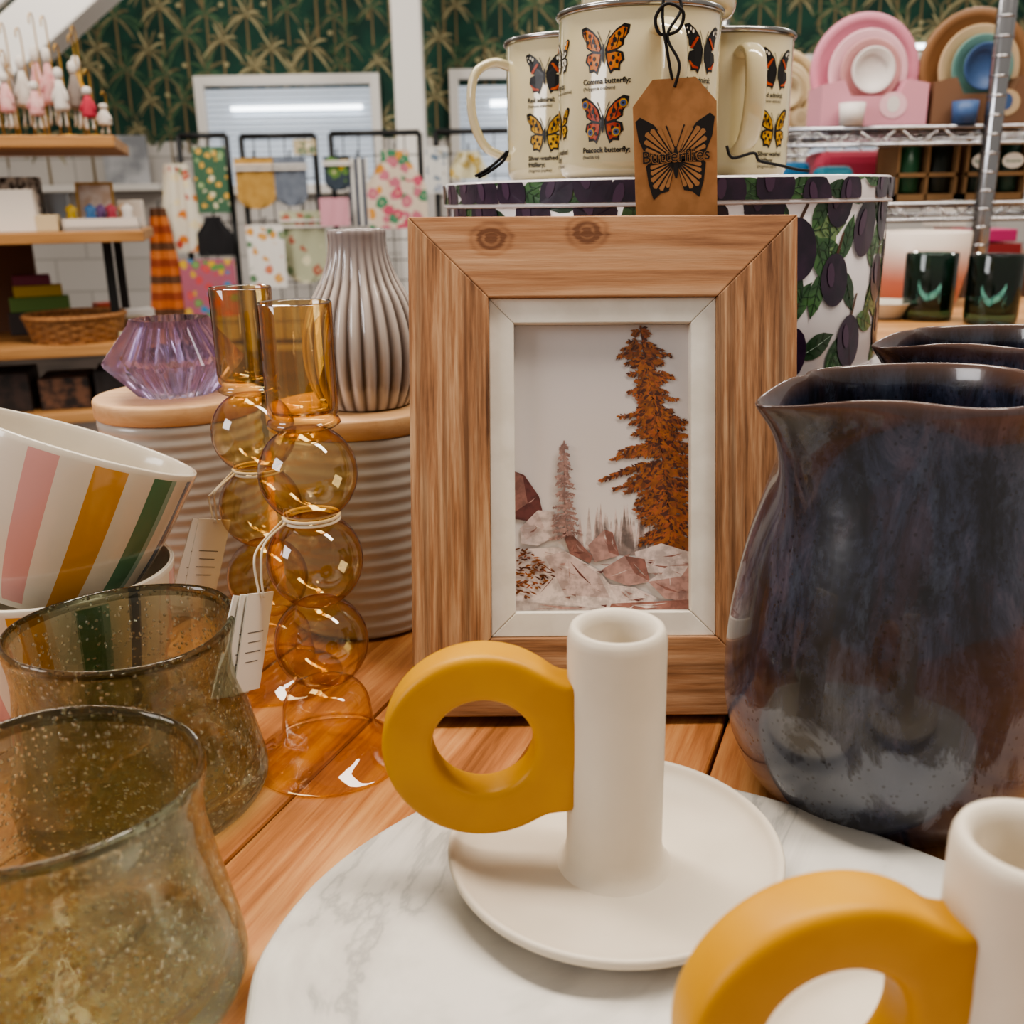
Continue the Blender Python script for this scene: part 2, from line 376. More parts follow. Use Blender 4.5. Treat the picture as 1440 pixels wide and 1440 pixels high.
def branch(x,y,sd,L,cols,l0,sz,droop):
    k=max(3,int(L/2.8)); up=rnd.uniform(-.05,.15)
    for j in range(k):
        q_=j/k; px_=x+sd*L*q_; py_=y-L*up*q_+L*droop*q_*q_
        if rnd.random()<.08: continue
        for h in range(4):
            aa=rnd.uniform(.1,1.4); ll=sz*rnd.uniform(.7,1.3)*(1.15-.55*q_); ox=rnd.uniform(-1.5,1.5)
            ex=px_+ox+sd*ll*math.cos(aa)*1.1; ey=py_+ll*math.sin(aa)*(.9 if h else -.5); nx,ny=-(ey-py_)*.22,(ex-px_)*.22
            fan(mb,[(px_+ox,py_-.8),((px_+ex)/2+nx,(py_+ey)/2+ny),(ex,ey),((px_+ex)/2-nx,(py_+ey)/2-ny)],pm,l0+rnd.random()*3,rnd.choice(cols))
    ye=y-L*up+L*droop; xe=x+sd*L; fan(mb,[(x,y-.9),((x+xe)/2,y-L*up*.5+L*droop*.25-.5),(xe,ye),((x+xe)/2,y-L*up*.5+L*droop*.25+.6),(x,y+.9)],pm,l0-1,cols[-1])
def conifer(xt,yt,xb,yb,wf,cols,n,l0,sz,droop=.16):
    for i in range(n):
        u=(i+rnd.random()*.5)/n; y=yt+(yb-yt)*u; x=xt+(xb-xt)*u; w_=wf(u)
        for sd in (-1,1):
            if rnd.random()<.05: continue
            branch(x,y+rnd.uniform(-3,3),sd,w_*rnd.uniform(.5,1.2),cols,l0,sz,droop)
conifer(799,616,802,750,lambda u:3+21*u**.8,[4,4,7,4],38,44,4.8,.3)
fan(mb,[(799,612),(801,612),(802,752),(800,752)],pm,8,4)
fan(mb,[(913,452),(916,452),(958,640),(973,800),(963,800),(951,640)],pm,9,3)
tier=[12,22,36,26,16,38,24,42,24,36,58,44,32,66,74,46]
conifer(913,456,950,650,lambda u:tier[min(15,int(u*16))]*.95,[1,1,2,11,3],38,12,9,.16)
conifer(947,645,970,785,lambda u:(78,70,46,64,42,56,40,48,50,42)[min(9,int(u*10))],[1,1,2,11,3],27,12,10,.24)
rocks=[([(726,655),(740,660),(762,690),(768,715),(745,725),(726,722)],9),([(726,655),(738,662),(745,700),(726,712)],8),
([(733,735),(760,710),(785,712),(790,745),(760,760),(735,757)],6),([(733,735),(760,712),(770,735),(742,752)],5),
([(797,742),(812,745),(842,776),(838,786),(808,772)],8),([(835,760),(860,738),(872,742),(882,775),(845,784)],7),([(860,738),(872,742),(882,775),(866,770)],8),
([(905,770),(945,758),(986,770),(986,800),(915,800)],6),
([(726,765),(790,762),(850,795),(898,852),(726,852)],10),([(770,775),(800,768),(850,800),(868,835),(800,830)],5),
([(855,795),(890,775),(920,780),(928,812),(895,818),(862,806)],7),([(890,775),(920,780),(928,812),(905,800)],8),
([(866,815),(905,820),(938,835),(925,848),(885,845)],6),([(868,818),(905,823),(935,838),(905,834)],10),
([(925,812),(955,790),(986,787),(986,842),(950,836)],7),([(925,812),(955,790),(986,790),(975,805)],6),([(870,843),(986,838),(986,852),(865,852)],8),([(726,838),(800,845),(880,852),(726,852)],12)]
for i,(ps,c_) in enumerate(rocks):
    fan(mb,ps,pm,18+i*.5,c_); cx=sum(p[0] for p in ps)/len(ps); cy=sum(p[1] for p in ps)/len(ps)
    for h in range(4):
        A=rnd.choice(ps); B=rnd.choice(ps)
        if A==B: continue
        k1,k2=rnd.uniform(.3,.8),rnd.uniform(.1,.6)
        P1=(cx+(A[0]-cx)*k1,cy+(A[1]-cy)*k1); P2=(cx+(B[0]-cx)*k2,cy+(B[1]-cy)*k2)
        fan(mb,[P1,P2,((P1[0]+P2[0])/2+rnd.uniform(-2,2),(P1[1]+P2[1])/2+rnd.uniform(1.5,4))],pm,18.3+i*.5,rnd.choice([7,8,10,6,9]))
for i in range(50):
    x=rnd.uniform(735,980); y=rnd.uniform(765,850); fan(mb,[(x,y),(x+rnd.uniform(6,18),y+rnd.uniform(-2,5)),(x+rnd.uniform(4,10),y+rnd.uniform(1,3))],pm,30,rnd.choice([7,8,4,9,4]))
for i in range(170):
    x=rnd.uniform(728,782); y=rnd.uniform(762,835)
    if (x-728)/54+abs(y-800)/40>1.15: continue
    fan(mb,ell(x,y,rnd.uniform(2,6),1.2,6,rnd.uniform(-.8,.8)),pm,34,rnd.choice([1,2,11,3]))
mb.build('picture_print',PM,fr)

# ================================================================ JUGS
t=NT('reactive_glaze'); v=t.obj(); sx=t.n('ShaderNodeSeparateXYZ'); t.l(v,sx.inputs[0]); z_=sx.outputs[2]
n1=t.noise(t.obj((1,1,.4)),60,8,.75,.5); base_c=t.ramp(n1,[(.38,'141318'),(.47,'20212c'),(.55,'2e3242'),(.66,'4a4654')])
n2=t.noise(t.obj((1,1,.25)),48,7,.72,.5); base_c=t.mix(t.ramp(n2,[(.52,0.0),(.62,.45)]),base_c,'3a2a30')
n3=t.noise(t.obj((1,1,.35)),30,7,.75,.4); base_c=t.mix(t.ramp(n3,[(.53,0.0),(.64,.55)]),base_c,'4a5262')
pool=t.math('ADD',t.math('MULTIPLY',z_,-9.0),t.math('ADD',t.noise(t.obj((1,1,.7)),20,5,.65,1.2),.17))
base_c=t.mix(t.ramp(pool,[(.17,0.0),(.22,.8),(.36,.7),(.42,0.0)]),base_c,'5e6470')
spk=t.n('ShaderNodeTexVoronoi'); spk.inputs['Scale'].default_value=330; t.l(v,spk.inputs['Vector'])
base_c=t.mix(t.ramp(spk.outputs['Distance'],[(.14,.55),(.26,0.0)]),base_c,'16100f')
base_c=t.mix(t.ramp(z_,[(.1575,0.0),(.163,.9)]),base_c,'573d30')
t.bsdf(base_c,.24,coat=.7,croug=.06); t.bump(t.math('ADD',t.noise(v,45,3),t.math('MULTIPLY',n1,.25)),.35,.0015); M_jug=t.m
def jug(loc,rz,label,sc=1.0):
    e=empty('ceramic_jug',loc,(0,0,rz),label,'jug','dark blue glazed jugs'); e.scale=(sc,sc,sc)
    out=[(0,0),(.036,0),(.042,.002),(.050,.009),(.0568,.021),(.0608,.036),(.0618,.052),(.0604,.075),(.0562,.100),(.0502,.123),(.0456,.141),(.0440,.153),(.0450,.162)]
    inn=[(.0440,.1645),(.0426,.162),(.0412,.153),(.0426,.141),(.0472,.123),(.0532,.100),(.0574,.075),(.0583,.052),(.053,.028),(.040,.008),(0,.006)]
    def mod(a,r,z):
        da=math.atan2(math.sin(a-pi),math.cos(a-pi)); w=max(0,(z-.108)/.056)**1.7
        rr=r+w*(.0215*math.exp(-(abs(da)/.30)**1.6)-.0050*math.exp(-((abs(da)-.85)/.3)**2))
        zz=z+w*(-.004*math.exp(-(da/.35)**2)+.0012*math.cos(2*a))
        return (rr*math.cos(a),rr*math.sin(a),zz)
    mb=MB(); lathe(mb,prof(out+inn,3),144,mod=mod); mb.build('jug_body',M_jug,e)
    mb=MB(); hp=spl([(.043,0,.146),(.060,0,.149),(.076,0,.138),(.082,0,.112),(.076,0,.084),(.057,0,.064)],6); tube(mb,hp,.0045,12,N=(0,1,0),rb=.009); mb.build('handle',M_jug,e)
p=W(1220,1178,z=T); jc=(.1456,p.y+.0330,T)
jug(jc,R(20),'dark blue glazed ceramic jug with pinched spout standing beside the wooden frame',1.01)
p=W(1402,474,z=T+.163)
jug((p.x,p.y,T),R(12),'dark glazed jug standing behind the front one, only its rim in view')

# ================================================================ TUMBLERS
def tumglass(name,c1,c2,trmix,ct):
    t=NT(name); v=t.obj(); vo=t.n('ShaderNodeTexVoronoi'); vo.inputs['Scale'].default_value=430; t.l(v,vo.inputs['Vector'])
    sp=t.n('ShaderNodeSeparateColor'); t.l(vo.outputs['Color'],sp.inputs[0])
    bub=t.math('MULTIPLY',t.ramp(vo.outputs['Distance'],[(.12,1.0),(.32,0.0)]),t.ramp(sp.outputs[0],[(.40,0.0),(.44,1.0)]))
    b=t.bsdf(c1,.012,trans=1,ior=1.45)
    t.bump(t.math('ADD',bub,t.math('MULTIPLY',t.noise(v,40,2),1.8)),.7,.0010)
    df=t.n('ShaderNodeBsdfDiffuse'); df.inputs[0].default_value=lin(c2); tr=t.n('ShaderNodeBsdfTransparent'); tr.inputs[0].default_value=lin(ct)
    lp=t.n('ShaderNodeMixShader'); lp.inputs[0].default_value=trmix; t.l(b.outputs[0],lp.inputs[1]); t.l(tr.outputs[0],lp.inputs[2])
    m2=t.n('ShaderNodeMixShader'); t.l(t.math('MULTIPLY',bub,.28),m2.inputs[0]); t.l(lp.outputs[0],m2.inputs[1]); t.l(df.outputs[0],m2.inputs[2]); t.l(m2.outputs[0],t.out.inputs[0]); return t.m
M_tum=tumglass('bubble_glass','dadecf','dcdcc8',.32,'dde0d2'); M_rim=tumglass('bubble_glass_rim','7f8470','a0a488',.1,'7f8470'); M_bas=tumglass('bubble_glass_base','e8ecd8','e8eccf',.2,'e8ecd8')
def tumbler(loc,label,rz=0):
    out=[(0,.001),(.034,.0),(.0435,.002),(.0478,.008),(.0482,.014),(.0462,.026),(.0430,.042),(.0408,.056),(.0408,.066),(.0424,.0760)]
    inn=[(.0412,.0790),(.0396,.0760),(.0386,.066),(.0386,.056),(.0408,.042),(.0438,.028),(.0440,.018),(.036,.012),(0,.0125)]
    P=prof(out+inn,5)
    def mif(i):
        r,z=P[i]; return 1 if z>.0745 else (2 if (z<.0130 and r<.0445) else 0)
    mb=MB(); lathe(mb,P,96,mod=lambda a,r,z:((r+.0006*math.sin(3*a+z*60))*math.cos(a),(r+.0006*math.cos(2*a))*math.sin(a),z+.0008*math.sin(2*a)*(z/.08)),mif=mif)
    o=mb.build('glass_tumbler',[M_tum,M_rim,M_bas],loc=loc,rot=(0,0,rz)); tag(o,label,'glass','olive bubble-glass tumblers')
p=W(170,878,z=T+.0785); tumbler((p.x,p.y,T),'olive bubble-glass tumbler in front of the striped cups')
p=W(66,1096,z=T+.0785); tumbler((p.x,p.y,T),'olive bubble-glass tumbler nearest the camera in the lower left corner',1.3)

# ================================================================ AMBER CANDLESTICKS
M_amb=thin_glass('amber_glass','fbebc2','b9782c',.9,.10,.45,.94)
M_ambf=thin_glass('amber_glass_foot','fdf3da','cc9850',.9,.06,.6,.97)
p=W(455,1120,z=T); c1y=p.y+.0315; tp=W(420,424,Y=c1y); SH=tp.z-T; SC=SH/.1953; c1=Vector((W(440,750,Y=c1y).x,c1y,T))
def stick(loc,label,rz=0):
    e=empty('glass_candlestick',loc,(0,0,rz),label,'candlestick','amber bubble-stem candlesticks'); e.scale=(SC,SC,SC)
    mb=MB(); lathe(mb,prof([(0,.0015),(.028,.0012),(.0327,.0004),(.0332,.0012),(.0325,.002),(.029,.0042),(.023,.0080),(.0200,.013),(.0192,.020),(.0178,.028),(.0140,.0335),(.0085,.0362)],3),64); mb.build('foot',M_ambf,e)
    for k in range(3):
        c=.0362+.0367*(k+.5); mb=MB(); pr=[]
        for i in range(19):
            ph=-pi/2+.42+(pi-.84)*i/18; pr.append((.0193*math.cos(ph)+.0004,c+.0193*math.sin(ph)*1.03))
        lathe(mb,pr,64); mb.build('glass_bubble',M_amb,e)
    b=.0030
    mb=MB(); lathe(mb,[(.0075,.1425+b),(.0125,.1440+b),(.0145,.1455+b),(.0138,.1470+b),(.0125,.1478+b),(.0137,.1495+b),(.0140,.153+b),(.0140,.1915+b),(.0137,.1923+b),(.0131,.1915+b),(.0131,.153+b),(.012,.150+b),(0,.149+b)],64); mb.build('candle_cup',M_amb,e)
    return e
stick(c1,'amber glass candlestick with three bubbles in front, nearest the picture frame')
tp=W(337,403,z=T+SH); c2=Vector((tp.x,tp.y,T)); stick(c2,'amber glass candlestick standing behind the other amber one',.8)
M_str=mat('white_string','ddd3c0',.8); M_card=mat('white_card','d6d0c6',.7); M_ink=mat('black_ink','1c1a1a',.6); M_gink=mat('grey_ink','6a6660',.6)
def price_tag(c,hang,label,n=2,yaw=68):
    zc=T+(.0362+.0367*2)*SC
    e=empty('price_tag',(c.x,c.y,zc),(0,0,0),label,'price tag','white swing tags on the candlesticks')
    mb=MB()
    for dz in (-.0008,.0008):
        tube(mb,[(.0112*math.cos(a),.0112*math.sin(a),dz) for a in [2*pi*i/24 for i in range(24)]],.0007,6,closed=True)
    h=Vector(hang)
    tube(mb,spl([(-.0108,-.004,0),(-.019,-.012,-.008),(h.x*1.05,h.y,h.z*.5),(h.x,h.y,h.z)],6),.0005,6)
    tube(mb,spl([(-.009,-.0075,0),(-.016,-.016,-.006),(h.x*.9,h.y-.002,h.z*.6),(h.x+.0015,h.y,h.z)],6),.0005,6)
    mb.build('string',M_str,e)
    for k in range(n):
        mb=MB(); box(mb,-.0085,.0085,-.0003,.0003,-.038,.002)
        for r_ in range(4):
            w_=.005-.001*(r_%2); box(mb,-w_,w_,-.0004,-.0003,-.014-r_*.004,-.0136-r_*.004,1)
        mb.build('card',[M_card,M_gink],e,loc=(h.x-.0024*k,h.y-.002*k,h.z),rot=(R(4),R(17+4*k),R(yaw)))
price_tag(c1,(-.0195,-.0165,-.028),'white price tags tied with string to the front amber candlestick',3)
price_tag(c2,(-.021,-.008,-.024),'white price tag tied to the rear amber candlestick',2,45)

# ================================================================ STRIPED CUPS
t=NT('striped_glaze'); tc=t.n('ShaderNodeTexCoord'); s_=t.n('ShaderNodeSeparateXYZ'); t.l(tc.outputs['Object'],s_.inputs[0])
an=t.math('ARCTAN2',s_.outputs[1],s_.outputs[0]); f=t.math('FRACT',t.math('ADD',t.math('DIVIDE',an,2*pi/3),5.0))
c=t.ramp(f,[(0,'cc9690'),(.12,'d3c9b9'),(.25,'c48d40'),(.38,'d3c9b9'),(.5,'527a5c'),(.60,'8aa494'),(.63,'d3c9b9'),(.72,'5e6e84'),(.78,'d3c9b9')],'CONSTANT'); t.bsdf(c,.2,coat=.5); t.bump(t.noise(t.obj(),60,2),.1,.001); M_strp=t.m
M_cup=mat('cream_glaze','d5ccbc',.18,c2='ccc3b4',ns=30,coat=.5)
def cup(loc,rot,label):
    out=[(0,.0),(.028,0),(.032,.002),(.0375,.010),(.0430,.025),(.0472,.045),(.0505,.071)]; inn=[(.0495,.0735),(.0480,.071),(.0450,.045),(.040,.025),(.032,.010),(0,.006)]
    ko=(len(out)-1)*4
    mb=MB(); lathe(mb,prof(out+inn),96,mif=lambda i:0 if 8<i<ko else 1); e=mb.build('striped_cup',[M_strp,M_cup],loc=loc); e.rotation_mode='QUATERNION'
    e.rotation_quaternion=rot.to_quaternion(); tag(e,label,'cup','cream cups with coloured vertical stripes')
cx_=-.207; cy_=.425
cup((cx_,cy_,T),Matrix.Rotation(R(-120),3,'Z'),'lower striped cup of the stack at the left edge, mostly hidden by a tumbler')
cup((cx_-.010,cy_-.002,T+.0620),Matrix.Rotation(R(20),3,'Y')@Matrix.Rotation(R(-13),3,'X')@Matrix.Rotation(R(-95),3,'Z'),'upper cup with pink, mustard and green stripes tilted inside another cup')

# ================================================================ RIBBED JARS
M_jar=mat('taupe_glaze','aea69c',.30,c2='bab2a8',ns=18,coat=.35)
M_lid=wood('bamboo_lid','b88c5e','c89e72','d4ae84','x',1.2,.5)
p=W(520,903,z=T); j2y=p.y+.042; q_=W(487,567,Y=j2y); ZL=q_.z; j2=(q_.x+.004,j2y); JH=ZL-T-.011
p=W(250,552,z=ZL); j1=(p.x,p.y)
def jar(x,y,label):
    e=empty('ribbed_jar',(x,y,T),(0,0,0),label,'storage jar','grey ribbed jars with wooden lids')
    Hh=JH; pr=[(0,0),(.037,0),(.041,.001)]
    for i in range(1,151):
        z=.003+(Hh-.006)*i/150; rr=.0430+.0035*math.sin(min(1,z/.08)*pi/2)+.00034*math.sin(2*pi*z/.0072); pr.append((rr,z))
    pr+=[(.0465,Hh-.001),(.045,Hh),(.043,Hh),(.0425,Hh-.004),(.0400,.006),(0,.005)]
    mb=MB(); lathe(mb,pr,96); mb.build('jar_body',M_jar,e)
    mb=MB(); lathe(mb,[(0,Hh),(.0465,Hh),(.0475,Hh+.001),(.0477,Hh+.0095),(.0470,Hh+.0107),(.0458,Hh+.011),(0,Hh+.011)],96); mb.build('lid',M_lid,e)
jar(j1[0],j1[1],'grey ribbed jar under the lilac glass holder'); jar(j2[0],j2[1],'grey ribbed jar under the tall fluted vase, next to the frame')
t=NT('lilac_glass'); b=t.bsdf('e0d4ea',.02,trans=1,ior=1.5); tr=t.n('ShaderNodeBsdfTransparent'); tr.inputs[0].default_value=lin('ebe2f0'); mx=t.n('ShaderNodeMixShader'); mx.inputs[0].default_value=.2
t.l(b.outputs[0],mx.inputs[1]); t.l(tr.outputs[0],mx.inputs[2]); t.l(mx.outputs[0],t.out.inputs[0]); M_lil=t.m
def zig(amp):
    def mod(a,r,z):
        k=round(a/(2*pi)*60); rr=r*(1-(amp if k%2 else 0)); return (rr*math.cos(a),rr*math.sin(a),z)
    return mod
mb=MB(); pr=[(0,0),(.018,0),(.0225,.001),(.0385,.0180),(.0394,.0205),(.0374,.0230),(.0235,.0405),(.0222,.0440),(.0185,.0440),(.0190,.040),(.028,.0210),(.016,.005),(0,.004)]
lathe(mb,pr,60,mod=zig(.16),smooth=False)
o=mb.build('tealight_holder',M_lil,loc=(j1[0]+.002,j1[1]-.006,ZL+.0003)); tag(o,'lilac fluted glass tealight holder standing on a wooden jar lid','tealight holder')
t=NT('vase_glaze'); tc=t.n('ShaderNodeTexCoord'); s_=t.n('ShaderNodeSeparateXYZ'); t.l(tc.outputs['Object'],s_.inputs[0])
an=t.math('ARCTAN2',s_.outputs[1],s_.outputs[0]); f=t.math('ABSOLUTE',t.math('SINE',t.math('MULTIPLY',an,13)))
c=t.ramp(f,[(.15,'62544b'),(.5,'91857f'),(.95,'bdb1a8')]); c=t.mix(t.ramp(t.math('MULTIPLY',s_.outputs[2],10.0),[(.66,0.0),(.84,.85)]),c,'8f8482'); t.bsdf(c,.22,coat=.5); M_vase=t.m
mb=MB(); out=[(0,0),(.0205,0),(.0250,.0025),(.0302,.013),(.0325,.027),(.0314,.041),(.0268,.055),(.0202,.067),(.0165,.077),(.0152,.085),(.0153,.0905)]; inn=[(.0143,.092),(.0128,.0905),(.0130,.080),(.017,.067),(.024,.046),(.026,.02),(0,.005)]
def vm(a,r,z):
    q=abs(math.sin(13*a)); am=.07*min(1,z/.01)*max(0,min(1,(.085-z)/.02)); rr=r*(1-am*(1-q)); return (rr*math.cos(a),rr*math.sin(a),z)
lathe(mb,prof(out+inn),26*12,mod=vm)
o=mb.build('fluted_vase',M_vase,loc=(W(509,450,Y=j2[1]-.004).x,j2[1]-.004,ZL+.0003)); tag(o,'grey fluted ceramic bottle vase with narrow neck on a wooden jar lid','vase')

# ================================================================ TINS
M_tin=[mat('tin_white','d6cfd0',.3,coat=.4),mat('plum_dark','261b30',.3,c2='3c2640',ns=60,coat=.3),mat('plum_violet','503652',.3,coat=.3),mat('leaf_green','4f7a48',.3,c2='35583a',ns=60,coat=.3),mat('leaf_dark','2c4a30',.3,coat=.3),mat('stem_brown','5a4030',.4),mat('leaf_pale','7c9a68',.3,coat=.3)]
def plum_mesh(mb,Rr,z0,z1,n,rnd,s=1.0,gap=.031,a0=pi*.98,a1=2.02*pi):
    pl=[];k=0; mp=cyl_map(Rr,0,.00035)
    def clip(pts): return [(x,max(z0,min(z1,y))) for x,y in pts]
    for _ in range(n*60):
        if k>=n: break
        u=rnd.uniform(a0,a1)*Rr; v=rnd.uniform(z0,z1)
        if any(math.hypot(u-x,(v-y)*.85)<gap*s for x,y in pl): continue
        pl.append((u,v)); k+=1
        ra=rnd.uniform(-.35,.35); sc=s*rnd.uniform(.85,1.1)
        for q in range(4):
            la=rnd.uniform(0,6.28); L=.020*sc; cx=u+math.cos(la)*L; cy=v+.006*sc+math.sin(la)*L; la2=la+rnd.uniform(-.7,.7); c_,s_=math.cos(la2),math.sin(la2)
            lf=[(-1,0),(-.7,.26),(-.3,.42),(.1,.45),(.5,.33),(1,0),(.5,-.33),(.1,-.45),(-.3,-.42),(-.7,-.26)]
            hl=.0130*sc
            fan(mb,clip([(cx+(x*c_-y*s_)*hl,cy+(x*s_+y*c_)*hl) for x,y in lf]),mp,1.0+q*.3,(3,4,6)[(q+k)%3] if q<2 else 3)
            fan(mb,clip([(cx+(x*c_-y*s_)*hl,cy+(x*s_+y*c_)*hl) for x,y in ((-1,.03),(1,.02),(1,-.02),(-1,-.03))]),mp,2.3,4)
            for r_ in (-.5,-.1,.3):
                for sg in (-1,1): fan(mb,clip([(cx+(x*c_-y*s_)*hl,cy+(x*s_+y*c_)*hl) for x,y in ((r_,0),(r_+.06,0),(r_+.28,.30*sg),(r_+.24,.31*sg))]),mp,2.3,4)
        fan(mb,clip([(u-.0012,v+.012*sc),(u+.0012,v+.012*sc),(u+.006*sc,v+.026*sc),(u+.004*sc,v+.026*sc)]),mp,2.1,5)
        fan(mb,clip(ell(u,v,.0118*sc,.0150*sc,18,ra)),mp,2.8,1)
        fan(mb,clip(ell(u-.004*sc,v+.003*sc,.0030*sc,.0070*sc,10,ra)),mp,3.6,2)
def tin(loc,Rr,h,label,seed):
    e=empty('cake_tin',loc,(0,0,0),label,'cake tin','plum patterned cake tins')
    rnd=random.Random(seed)
    mb=MB(); lathe(mb,[(0,0),(Rr-.003,0),(Rr-.001,.0015),(Rr,.004),(Rr,h-.004),(0,h-.004)],128); plum_mesh(mb,Rr,.004,h-.014,80,rnd,1.0,.0275); mb.build('tin_body',M_tin,e)
    mb=MB(); lathe(mb,[(Rr+.0003,h-.0142),(Rr+.0024,h-.0146),(Rr+.0032,h-.0138),(Rr+.0024,h-.0128),(Rr+.0022,h-.012),(Rr+.0022,h-.0015),(Rr+.0006,h-.0003),(0,h)],128)
    plum_mesh(mb,Rr+.0022,h-.0122,h-.0015,80,rnd,.85,.022); mb.build('tin_lid',M_tin,e)
TZ=.882; th=CAMZ+.010-TZ; TX=W(931,260,Y=.655).x; TY=.655
tin((TX,TY,TZ+.0003),.1335,th,'large round cake tin printed with plums, carrying the enamel mugs',5)
tin((TX+.001,TY,T),.1365,TZ-T,'lower plum-printed cake tin under the other one, behind the frame and jug',9)
ZT=TZ+th+.0006

# ================================================================ ENAMEL MUGS
M_mug=mat('cream_enamel','d2c6a2',.12,c2='cbbf98',ns=20,coat=.8); M_steel=mat('steel_rim','9a9896',.18,metal=1.0)
BM=[mat('print_black','15110f',.3),mat('print_orange','d0661a',.3,c2='dd8c22',ns=300),mat('print_red','a83214',.3,c2='c85c24',ns=300),mat('print_yellow','d0a026',.3,c2='b5801e',ns=300),mat('print_white','e6e2d2',.3),mat('print_blue','4a5a86',.3)]
UW=[(.05,.08),(.2,.5),(.5,.8),(.82,.98),(1.05,.92),(1.0,.65),(.82,.42),(.8,.22),(.55,.06),(.1,-.04)]
LW=[(.06,.0),(.5,.06),(.78,-.02),(.84,-.3),(.68,-.45),(.66,-.68),(.42,-.66),(.28,-.78),(.12,-.4)]
def shrink(P,k,dx=0,dy=0):
    cx=sum(p[0] for p in P)/len(P); cy=sum(p[1] for p in P)/len(P); return [(cx+(x-cx)*k+dx,cy+(y-cy)*k+dy) for x,y in P]
def butterfly(mb,mp,cx,cy,s,kind):
    main={'comma':1,'peacock':2,'admiral':0,'fritillary':3,'tip':4}[kind]
    for sd in (-1,1):
        g=lambda P:[(cx+sd*x*s,cy+y*s) for x,y in P]
        fan(mb,g(UW),mp,1,0); fan(mb,g(LW),mp,1.2,0)
        if kind!='admiral':
            fan(mb,g(shrink(UW,.80,-.02,-.02)),mp,2,main); fan(mb,g(shrink(LW,.76,-.02,.03)),mp,2,main)
            for (x,y,r) in ((.45,.42,.08),(.62,.62,.07),(.7,.4,.06),(.35,.25,.06),(.85,.75,.06),(.4,-.2,.07),(.55,-.35,.06),(.3,-.4,.06),(.6,-.12,.05)): fan(mb,g(ell(x,y,r,r*1.25,7)),mp,3,0)
            for k in range(3):
                x=.3+.2*k; fan(mb,g([(x,.1+.08*k),(x+.03,.1+.08*k),(x+.17,.6+.08*k),(x+.13,.6+.08*k)]),mp,2.8,0)
        else:
            fan(mb,g([(.3,.5),(.42,.52),(.62,.3),(.74,.12),(.62,.1),(.48,.28)]),mp,2,2)
            fan(mb,g([(.3,-.62),(.6,-.6),(.8,-.32),(.7,-.36),(.55,-.52),(.3,-.55)]),mp,2,2)
            for (x,y,r) in ((.75,.78,.05),(.85,.65,.04),(.62,.7,.06),(.92,.8,.03)): fan(mb,g(ell(x,y,r,r*1.3,7)),mp,2.5,4)
        if kind=='peacock':
            for (x,y) in ((.82,.68),(.55,-.35)):
                fan(mb,g(ell(x,y,.17,.17,10)),mp,3.2,3); fan(mb,g(ell(x,y,.12,.12,10)),mp,3.6,5); fan(mb,g(ell(x,y,.05,.05,8)),mp,4,0)
        if kind=='tip': fan(mb,g([(.6,.5),(.9,.9),(1.02,.85),(.95,.6),(.8,.42)]),mp,3,1)
        fan(mb,g([(.02,.25),(.04,.25),(.28,.75),(.25,.77)]),mp,2,0)
    fan(mb,ell(cx,cy-.05*s,.06*s,.36*s,10),mp,4,0)
NAMES={'comma':('Comma butterfly;','(Polygonia c-album)'),'peacock':('Peacock butterfly;','(Inachis io)'),'admiral':('Red admiral;','(Vanessa atalanta)'),'fritillary':('Silver-washed\nfritillary;','(Argynnis paphia)'),'tip':('Orange tip;','(Anthocharis cardamines)')}
MH=.0790
def mug(loc,ha,cols,label):
    e=empty('enamel_mug',loc,(0,0,0),label,'mug','cream enamel mugs printed with butterflies')
    Rr=.0418; Hh=MH
    pr=[(0,.001),(.0368,.0),(.0398,.0015),(.0413,.0045),(Rr,.008),(Rr,Hh-.002),(.0411,Hh-.001),(.0405,Hh-.003),(.0405,.006),(.038,.003),(0,.0025)]
    mb=MB(); lathe(mb,pr,96)
    mb.build('mug_body',M_mug,e)
    mb=MB(); tube(mb,[((Rr)*math.cos(a),(Rr)*math.sin(a),Hh) for a in [2*pi*i/64 for i in range(64)]],.0017,10,closed=True); mb.build('steel_rim',M_steel,e)
    mb=MB(); hp=spl([(.0398,0,.066),(.050,0,.0685),(.0605,0,.063),(.064,0,.050),(.0625,0,.034),(.055,0,.020),(.0408,0,.014)],6)
    tube(mb,hp,.0028,12,N=(0,1,0),rb=.0062); mb.build('handle',M_mug,e,rot=(0,0,ha))
    for (an,top,bot) in cols:
        mp=cyl_map(Rr,R(-90+an),.00022)
        s=.0127 if top!='tip' else .009
        for kd,zc,zt in ((top,.0575,.0435),(bot,.0255,.0115)):
            if kd is None: continue
            mb=MB(); butterfly(mb,mp,0,zc,s,kd); n1_,n2_=NAMES[kd]
            text(mb,n1_,.0036,mp,-.0120,zt,0,2,bold=.00010); dz=.0037 if '\n' in n1_ else 0
            text(mb,n2_,.0023,mp,-.0120,zt-.0028-dz,0,2,bold=.00003)
            mb.build('printed_butterfly',BM,e)
    return e
mp_=W(895,245,Y=.568); MX=mp_.x; MY=.568
mug((MX,MY,ZT),R(-90+8),[(-31,'comma','peacock'),(42,'admiral','fritillary'),(-76,'tip','fritillary'),(120,'peacock','comma'),(180,'admiral','tip')],'front enamel mug showing a comma and a peacock butterfly, brown tag hanging on it')
a=W(808,243,Y=.66); mug((a.x,.66,ZT),R(-90-82),[(-28,'admiral','fritillary'),(90,'comma','peacock')],'enamel mug with its handle pointing left, behind the front mug')
a=W(1008,241,Y=.655); mug((a.x,.655,ZT),R(-90+6),[(38,'admiral','fritillary'),(-38,'comma','peacock'),(110,'peacock','comma')],'enamel mug on the right of the tin with a cord round its handle')
mug((MX+.014,MY+.032,ZT+MH+.002),R(30),[(0,'comma','peacock')],'enamel mug stacked above the others, only its base in view')

